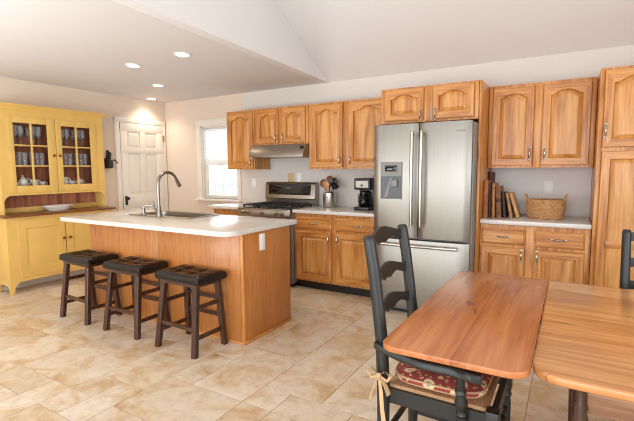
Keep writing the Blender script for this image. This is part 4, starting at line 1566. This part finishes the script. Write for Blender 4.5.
BK = [(0.0, 0.032, 0.415, 0.20, 'a', 'tallest dark brown book, behind the tan one at the refrigerator panel', -0.225, 0),
      (0.0, 0.042, 0.345, 0.23, 'b', 'tall tan brown book at the left front, against the refrigerator panel', -0.52, 0),
      (0.5, 0.018, 0.315, 0.22, 'c', 'thin near-black book between two tan books', -0.50, 0),
      (1.2, 0.028, 0.318, 0.22, 'd', 'pale tan book in the middle of the row', -0.48, 0),
      (2.2, 0.044, 0.290, 0.20, 'e', 'banded brown book with a black spine label', -0.47, 4),
      (5.0, 0.026, 0.235, 0.20, 'c', 'short dark brown book right of the banded one', -0.44, 0),
      (11.0, 0.026, 0.230, 0.18, 'f', 'small tan book leaning left, second from the right end', -0.42, 0),
      (17.0, 0.028, 0.235, 0.18, 'g', 'small pale book leaning farthest over at the right end', -0.40, 0)]
bxx, prev_b = 0.480, None
for tl, th, h, dep, key, lab, yf, bands in BK:
    if prev_b and key == 'b':
        bxx = 0.481
    elif prev_b:
        x_a, t_a, th_a, h_a = prev_b
        a_, b_ = radians(t_a), radians(tl)
        zt_ = min(h * cos(b_), h_a * cos(a_) + th_a * sin(a_))
        # right face of the left book at foot level and at the height where the tops touch
        need = max(x_a + th_a * cos(a_), x_a + th_a / cos(a_) - zt_ * math.tan(a_) + zt_ * math.tan(b_))
        bxx = need + 0.0025
    book(bxx, tl, th, h, dep, key, lab, yf, bands)
    prev_b = (bxx, tl, th, h)

# ------------------------------------------------------------------ dining table with an end leaf
t_ = thing('dining_table', 'pine dining table with honey top and redder end leaf', 'dining table', (1.9, -2.68, 0))
ox, oy = 1.9, -2.68
MB().prism([(x - ox, y - oy) for x, y in rrect(1.089, 2.85, -3.292, -2.064, (0.085, 0.085, 0.06, 0.03), 8)], 0.732, 0.760, 'xy', 0.007).build('tabletop', 'table_wood', t_)
o = MB().prism([(x - ox, y - oy) for x, y in rrect(0.612, 1.086, -3.326, -2.062, (0.055, 0.065, 0.012, 0.06), 8)], 0.738, 0.760, 'xy', 0.004).build('extension_leaf', 'leaf_wood', t_)
o['label'] = 'redder orange-brown leaf at the left end'
mb = MB()
for yy in (-3.178, -2.19):
    mb.box(1.238 - ox, 2.70 - ox, yy - oy - 0.011, yy - oy + 0.011, 0.62, 0.732, 0.003)
mb.box(1.238 - ox, 1.26 - ox, -3.168 - oy, -2.2 - oy, 0.62, 0.732, 0.003)
mb.box(2.70 - ox, 2.722 - ox, -3.168 - oy, -2.2 - oy, 0.62, 0.732, 0.003)
mb.build('apron', 'apron_wood', t_)
for yy in (-2.95, -2.45):
    MB().box(0.80 - ox, 1.9 - ox, yy - oy - 0.018, yy - oy + 0.018, 0.705, 0.7315, 0.003).build('leaf_slide', 'apron_wood', t_)
prof = [(r_q * 0.8, z_q) for r_q, z_q in [(0.016, 0.0), (0.020, 0.02), (0.016, 0.05), (0.018, 0.12), (0.024, 0.30), (0.019, 0.38), (0.027, 0.40), (0.027, 0.42), (0.018, 0.44), (0.026, 0.47), (0.026, 0.49), (0.018, 0.51), (0.026, 0.56), (0.030, 0.60), (0.022, 0.625), (0.026, 0.64), (0.018, 0.66), (0.018, 0.69), (0.021, 0.7315)]]
for xx in (1.222, 2.72):
    for yy in (-3.195, -2.175):
        mb = MB()
        mb.lathe(prof, (xx - ox, yy - oy, 0), 20)
        mb.build('leg', 'walnut', t_)


# ------------------------------------------------------------------ ladder-back chairs (built facing +x)
def ladder_chair(label, loc, rz, arms):
    t_ = thing('armchair' if arms else 'ladder_back_chair', label, 'chair', loc, rz)
    pw = 0.202
    TOP = 1.095 if arms else 1.03
    q_ = (TOP - 0.66) / 0.435
    PX = [(-0.212, 0.0), (-0.212, 0.45), (-0.222, 0.66), (-0.250, 0.66 + 0.24 * q_), (-0.283, TOP)]
    rk = 1.0 if arms else 0.86

    def px_at(z):
        for (a, za), (b, zb) in zip(PX, PX[1:]):
            if z <= zb:
                return a + (b - a) * (z - za) / (zb - za)
        return PX[-1][0]
    for s in (-1, 1):
        zs_ = [0, 0.05, 0.2, 0.42, 0.5, 0.66] + [0.66 + v_ * q_ for v_ in (0.14, 0.29, 0.41, 0.428, 0.436)]
        rs = [0.020, 0.022, 0.025, 0.027, 0.027, 0.0265, 0.026, 0.0255, 0.025, 0.0235, 0.017]
        MB().tube([(px_at(z), s * pw, z) for z in zs_], [v_ * rk for v_ in rs], 14).build('back_post', 'black_paint', t_)
    for zc, hh in ((0.66 + 0.406 * q_, 0.042), (0.66 + 0.245 * q_, 0.042), (0.66 + 0.102 * q_, 0.042)):
        n = 24
        f_, b_ = [], []
        L = []
        for k in range(n + 1):
            s = -1 + 2 * k / n
            y = s * (pw - 0.006)
            x = px_at(zc) - 0.030 * (1 - s * s)
            top = zc + hh * (0.62 + 0.38 * cos(pi * s) if abs(s) < 0.75 else 0.62 + 0.38 * cos(pi * 0.75) - 0.05)
            bot = zc - hh * (0.70 + 0.35 * cos(2 * pi * s) * (1 if abs(s) < 0.8 else 0.6) - (0.35 if abs(s) < 0.12 else 0))
            L.append([(x - 0.006, y, bot), (x + 0.006, y, bot), (x + 0.007, y, (top + bot) / 2), (x + 0.006, y, top), (x - 0.006, y, top), (x - 0.007, y, (top + bot) / 2)])
        MB().loops(L).build('slat', 'black_paint', t_, angle=50)
    fw = 0.202
    FX = 0.215
    # front legs with square block at the seat
    for s in (-1, 1):
        mb = MB()
        mb.lathe([(0.014, 0), (0.020, 0.015), (0.017, 0.04), (0.021, 0.08), (0.022, 0.32), (0.019, 0.345), (0.025, 0.36), (0.021, 0.375), (0.022, 0.39)], (FX, s * fw, 0), 14)
        mb.box(FX - 0.024, FX + 0.024, s * fw - 0.024, s * fw + 0.024, 0.388, 0.484, 0.004)
        mb.build('front_leg', 'black_paint', t_)
    # rails
    def rail(p, q, z0, z1, th=0.011):
        p, q = Vector((p[0], p[1], 0)), Vector((q[0], q[1], 0))
        d = (q - p).normalized()
        nrm = Vector((-d.y, d.x, 0)) * th
        return MB().loops([[tuple(v_ + nrm * a_ + Vector((0, 0, z_))) for a_, z_ in ((-1, z0), (1, z0), (1, z1), (-1, z1))] for v_ in (p, q)]).build('seat_rail', 'black_paint', t_, smooth=False)
    for s in (-1, 1):
        rail((-0.212, s * (pw - 0.008)), (FX, s * (fw - 0.004)), 0.402, 0.464)
    rail((FX, -fw), (FX, fw), 0.402, 0.464)
    rail((-0.212, -pw), (-0.212, pw), 0.40, 0.44)
    # rush seat
    g = 10
    tb = bmesh.new()
    top = []
    for i in range(g + 1):
        row = []
        for j in range(g + 1):
            u, v_ = i / g, -1 + 2 * j / g
            x = -0.196 + (FX + 0.0 + 0.176) * u
            hw = (pw + (fw - pw) * u) - 0.012
            dip = 0.010 * (1 - (2 * u - 1) ** 2) * (1 - v_ * v_)
            e_ = 0.006 * (abs(v_) > 0.99 or i in (0, g))
            row.append(tb.verts.new((x, v_ * hw, 0.484 - dip - e_)))
        top.append(row)
    for i in range(g):
        for j in range(g):
            tb.faces.new((top[i][j], top[i + 1][j], top[i + 1][j + 1], top[i][j + 1]))
    geom = bmesh.ops.extrude_face_region(tb, geom=tb.faces[:])
    bmesh.ops.translate(tb, vec=(0, 0, -0.018), verts=[q for q in geom['geom'] if isinstance(q, bmesh.types.BMVert)])
    bmesh.ops.recalc_face_normals(tb, faces=tb.faces)
    mb = MB()
    mb._merge(tb)
    mb.build('rush_seat', 'rush', t_, angle=50)
    # stretchers
    for z in (0.15, 0.27):
        for s in (-1, 1):
            MB().tube([(-0.212 + (FX + 0.212) * k / 6, s * (pw + (fw - pw) * k / 6), z) for k in range(7)], [0.008, 0.011, 0.013, 0.014, 0.013, 0.011, 0.008], 10).build('stretcher', 'black_paint', t_)
    MB().tube([(-0.212, -pw + 2 * pw * k / 6, 0.24) for k in range(7)], [0.008, 0.011, 0.013, 0.014, 0.013, 0.011, 0.008], 10).build('stretcher', 'black_paint', t_)
    for z in (0.17, 0.30):
        n = 32
        rs = [0.009 + 0.004 * abs(sin(pi * 8 * k / n)) + 0.012 * math.exp(-((k / n - 0.5) / 0.09) ** 2) + 0.008 * math.exp(-((k / n - 0.28) / 0.04) ** 2) + 0.008 * math.exp(-((k / n - 0.72) / 0.04) ** 2) for k in range(n + 1)]
        MB().tube([(FX, -fw + 2 * fw * k / n, z) for k in range(n + 1)], rs, 12).build('turned_stretcher', 'black_paint', t_)
    if arms:
        for s in (-1, 1):
            n = 24
            L = []
            for k in range(n + 1):
                u = k / n
                x = px_at(0.66) - 0.015 + (0.20 - px_at(0.66)) * u
                y = s * (pw + 0.022 + 0.075 * sin(min(1, u * 1.7) * pi / 2) ** 0.9 - 0.018 * max(0, u - 0.5) * 2)
                hw = 0.026 + 0.006 * u + (0.006 * sin(pi * min(1, max(0, (u - 0.75) / 0.25))))
                z = 0.652 - 0.008 * u - (0.012 * max(0, (u - 0.8) / 0.2) ** 2)
                th = 0.013 + 0.004 * u
                if k == n:
                    hw *= 0.75
                L.append([(x, y - hw, z - th * 0.6), (x, y - hw * 0.8, z - th), (x, y + hw * 0.8, z - th), (x, y + hw, z - th * 0.6), (x, y + hw, z + th * 0.5), (x, y + hw * 0.8, z + th), (x, y - hw * 0.8, z + th), (x, y - hw, z + th * 0.5)])
            MB().loops(L).build('arm', 'black_paint', t_, angle=40)
            # turned arm support standing on the side rail
            bse = Vector((0.112, s * (pw + (fw - pw) * 0.74 + 0.012), 0.375))
            tp_ = Vector((0.112, s * (pw + 0.086), 0.636))
            d = tp_ - bse
            zz = [0, 0.30, 0.301, 0.33, 0.36, 0.40, 0.46, 0.53, 0.60, 0.66, 0.70, 0.74, 0.80, 1.0]
            rr = [0.019, 0.019, 0.015, 0.021, 0.015, 0.014, 0.023, 0.024, 0.018, 0.013, 0.021, 0.014, 0.017, 0.014]
            MB().tube([bse + d * q for q in zz], rr, 14).build('arm_support', 'black_paint', t_)
    return t_


CH = (0.742, -2.862, 0)
ladder_chair('black ladder-back armchair with rush seat at the left end of the table', CH, 0, True)
ladder_chair('black ladder-back chair at the far side of the table, before the pantry', (1.646, -2.10, 0), radians(-90), False)

# floral seat cushion with ribbon ties
t_ = thing('chair_cushion', 'red floral seat cushion tied on the black armchair', 'cushion', (CH[0] - 0.005, CH[1], 0.485))
mb = MB()
L = []
n = 40


def cush(g, z):
    pts = []
    for k in range(n):
        a_ = 2 * pi * k / n
        c_, s_ = cos(a_), sin(a_)
        e_ = 0.45
        pts.append((0.190 * g * math.copysign(abs(c_) ** e_, c_), 0.192 * g * math.copysign(abs(s_) ** e_, s_), z))
    return pts


mb.loops([cush(0.84, 0.0), cush(0.95, 0.006), cush(1.0, 0.020), cush(0.985, 0.030), cush(0.92, 0.038), cush(0.72, 0.043), cush(0.4, 0.046), cush(0.1, 0.047)])
mb.build('cushion_body', 'floral', t_, angle=80)
mb = MB()
for z_, g_ in ((0.010, 0.957), (0.031, 0.985)):
    p_ = cush(g_, z_)
    ring = [Vector(q) for q in p_]
    L = []
    for k in range(n + 1):
        c_ = ring[k % n]
        o_ = Vector((c_.x, c_.y, 0)).normalized()
        L.append([tuple(c_ + o_ * 0.0042 * cos(q) + Vector((0, 0, 0.0042 * sin(q)))) for q in [2 * pi * e_ / 6 for e_ in range(6)]])
    mb.loops(L, False, False)
mb.build('piping', 'piping', t_)
for s in (-1, 1):
    # ribbon round the back post: knot, two loops and two hanging tails
    kx, ky, kz = -0.214, s * 0.238, 0.040
    mb = MB()
    fl = (0.12, 1)
    mb.tube([(-0.15, s * 0.165, 0.022), (-0.165, s * 0.20, 0.022), (-0.19, s * 0.236, 0.022), (kx, ky, kz)], 0.009, 6, flat=fl)
    mb.tube([(kx, ky, kz - 0.012), (kx, ky + s * 0.004, kz), (kx, ky, kz + 0.012)], [0.008, 0.013, 0.008], 8)
    for dx, dz in ((-0.045, 0.035), (0.055, 0.030)):
        mb.tube([(kx, ky, kz), (kx + dx * 0.6, ky + s * 0.012, kz + dz), (kx + dx, ky + s * 0.012, kz + dz * 0.4), (kx + dx * 0.7, ky + s * 0.008, kz - 0.012), (kx, ky, kz)], 0.008, 6, flat=fl)
    mb.tube([(kx, ky, kz), (kx + 0.015, ky + s * 0.012, kz - 0.06), (kx + 0.020, ky + s * 0.012, kz - 0.13), (kx + 0.030, ky + s * 0.012, kz - 0.20)], [0.006, 0.010, 0.010, 0.012], 6, flat=fl)
    mb.tube([(kx, ky, kz), (kx - 0.018, ky + s * 0.014, kz - 0.05), (kx - 0.035, ky + s * 0.014, kz - 0.105)], [0.006, 0.009, 0.012], 6, flat=fl)
    mb.tube([(kx, ky, kz), (kx + 0.035, ky + s * 0.014, kz - 0.03), (kx + 0.05, ky + s * 0.014, kz - 0.065)], [0.006, 0.012, 0.014], 6, flat=fl)
    mb.build('cushion_tie', 'ribbon', t_)
